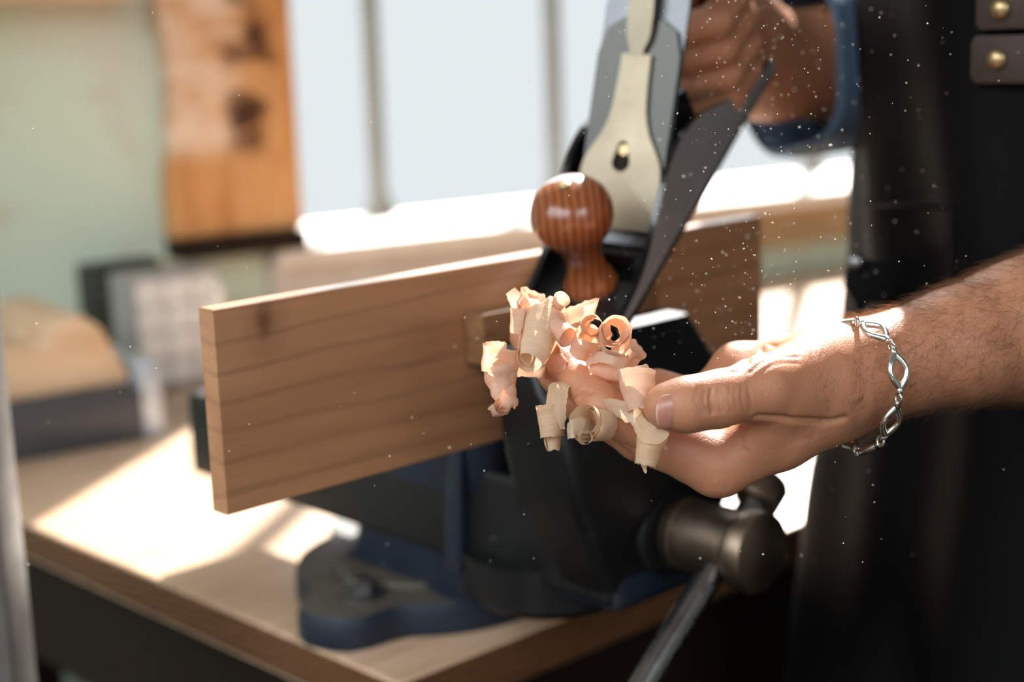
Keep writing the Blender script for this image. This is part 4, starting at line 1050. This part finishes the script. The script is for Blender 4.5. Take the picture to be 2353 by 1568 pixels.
# 11 spiral roll facing the viewer
shaving(merge(curl(cp(1364, 973, .610), cv(-.62, .12, .77), 3.2*mm, 7.8*mm, 2.7, 11*mm, 13*mm, 0, 1.0, .10, seed=11, wob=.0003), curl(cp(1346, 1006, .601), cv(-.35, .05, .93), 2.2*mm, 3.0*mm, 1.3, 3*mm, 4*mm, 0, 1, 0, seed=111),
              strip([(1342, 982, .606), (1326, 982, .604), (1312, 986, .604), (1304, 992, .608)], [(.15, 1, .2)]*4, [6, 7, 7, 6.5], 24, 112),
              strip([(1392, 938, .612), (1415, 938, .606), (1440, 948, .602), (1462, 956, .600), (1480, 962, .601)], [(-.5, .85, .4), (-.3, 1, .3), (-.1, 1, .1), (.2, 1, -.1), (.3, 1, -.3)], [8, 8, 8, 6, 3], 50, 113)),
        'shav_cream', 'cream wood shaving wound into a round spiral, lowest and left of the thumb tip')
# 12 cupped shaving pinched by the thumb
shaving(merge(curl(cp(1466, 900, .602), cv(.02, -.96, .28), 5.6*mm, 6.2*mm, .85, 14*mm, 17*mm, 0, 3.3, -.24, seed=12, wob=.0004, ref=cv(0, 0, 1)),
              curl(cp(1472, 882, .606), cv(.35, -.85, .4), 5.2*mm, 5.6*mm, .55, 10*mm, 11*mm, 0, 5.2, -.2, seed=121, wob=.0004, ref=cv(0, 0, 1))),
        'shav_pink', 'glowing cupped wood shaving pinched against the tip of the thumb')
# 13 cone hanging below the thumb
shaving(merge(curl(cp(1493, 1028, .600), cv(-.22, -.96, .1), 4.6*mm, 5.4*mm, 1.5, 13*mm, 15*mm, 0, 4.9, -.17, seed=13, rag=.0006, wob=.0004, ref=cv(0, 0, 1)), strip([(1462, 958, .601), (1472, 978, .598), (1490, 996, .594), (1512, 1002, .593), (1534, 992, .593)], [(.8, .4, .2), (.8, .5, .1), (.5, .9, 0), (.3, 1, 0), (.2, 1, 0)], [5, 6, 8, 6, 2.5], 50, 131), strip([(1480, 1062, .602), (1481, 1076, .602), (1484, 1088, .602)], [(1, 0, 0)]*3, [4, 1.6, .5], 16, 132)),
        'shav_tan', 'tan cone-shaped wood shaving hanging under the thumb tip, ending in a point')

# ------------------------------------------------------------------ sawdust in the air
def motes():
    ico = bmesh.new(); bmesh.ops.create_icosphere(ico, subdivisions=1, radius=1); IV, IF = from_bm(ico)
    V = []; Fc = []; n = 0
    for k in range(1150):
        if k < 880: x = rng.normal(1740, 170); y = rng.uniform(0, 820); d = rng.uniform(.56, .90)
        else: x = rng.uniform(0, 2353); y = rng.uniform(0, 1300); d = rng.uniform(.54, .85)
        if k < 880: x -= (y-300)*.05
        r = rng.uniform(.00009, .00026)*(1.6 if rng.random() < .06 else 1); c = cp(x, y, d); st = 1+rng.random()*1.2
        if f_left(c[None])[0] < .001: continue
        dirv = unit(rng.normal(size=3))
        W = IV*r; W = W+np.outer(W@dirv, dirv)*(st-1)
        V.append(W+c); Fc += [tuple(i+n for i in f) for f in IF]; n += len(IV)
    o = obj('airborne_sawdust', np.concatenate(V), Fc, M['dust'])
    tag(o, 'fine pale specks of sawdust floating in the sunlight around the plane and hand', 'sawdust', kind='stuff')
motes()

# ------------------------------------------------------------------ light
W = bpy.data.worlds.new('sky'); S.world = W; W.use_nodes = True; nt = W.node_tree
bg = nt.nodes['Background']; tc = nt.nodes.new('ShaderNodeTexCoord'); sp_ = nt.nodes.new('ShaderNodeSeparateXYZ'); rp = nt.nodes.new('ShaderNodeValToRGB')
nt.links.new(tc.outputs['Generated'], sp_.inputs[0]); nt.links.new(sp_.outputs[2], rp.inputs[0]); nt.links.new(rp.outputs[0], bg.inputs[0])
e = rp.color_ramp.elements; e[0].position = .12; e[0].color = (.80, .855, .875, 1); e[1].position = .38; e[1].color = (5.7, 6.1, 6.4, 1)
bg.inputs[1].default_value = 1.0
sun = bpy.data.lights.new('sun', 'SUN'); sun.energy = 21.0; sun.angle = math.radians(.8); sun.color = (1, .965, .925)
so = bpy.data.objects.new('sun', sun); COL.objects.link(so)
hz = nv(-.829, -.558, 0); el_ = math.radians(42); dv = hz*math.cos(el_)/np.linalg.norm(hz)+nv(0, 0, -math.sin(el_))
so.rotation_euler = Vector(dv).to_track_quat('-Z', 'Y').to_euler(); so.location = (2, 2, 4)
S.view_settings.view_transform = 'Standard'; S.view_settings.look = 'None'; S.view_settings.gamma = 1; S.view_settings.exposure = 0; S.view_settings.use_curve_mapping = False

# ------------------------------------------------------------------ camera
cam = bpy.data.cameras.new('camera'); cam.sensor_width = 36; cam.lens = F/2353*36; cam.clip_start = .02
co = bpy.data.objects.new('camera', cam); COL.objects.link(co)
Rm = Matrix(((CR[0], CU[0], -CF[0]), (CR[1], CU[1], -CF[1]), (CR[2], CU[2], -CF[2])))
co.matrix_world = Matrix.Translation(Vector(CAM)) @ Rm.to_4x4(); S.camera = co
cam.dof.use_dof = True; cam.dof.focus_distance = .612; cam.dof.aperture_fstop = 4.6; cam.dof.aperture_blades = 0
S.cycles.max_bounces = 10; S.cycles.transparent_max_bounces = 16
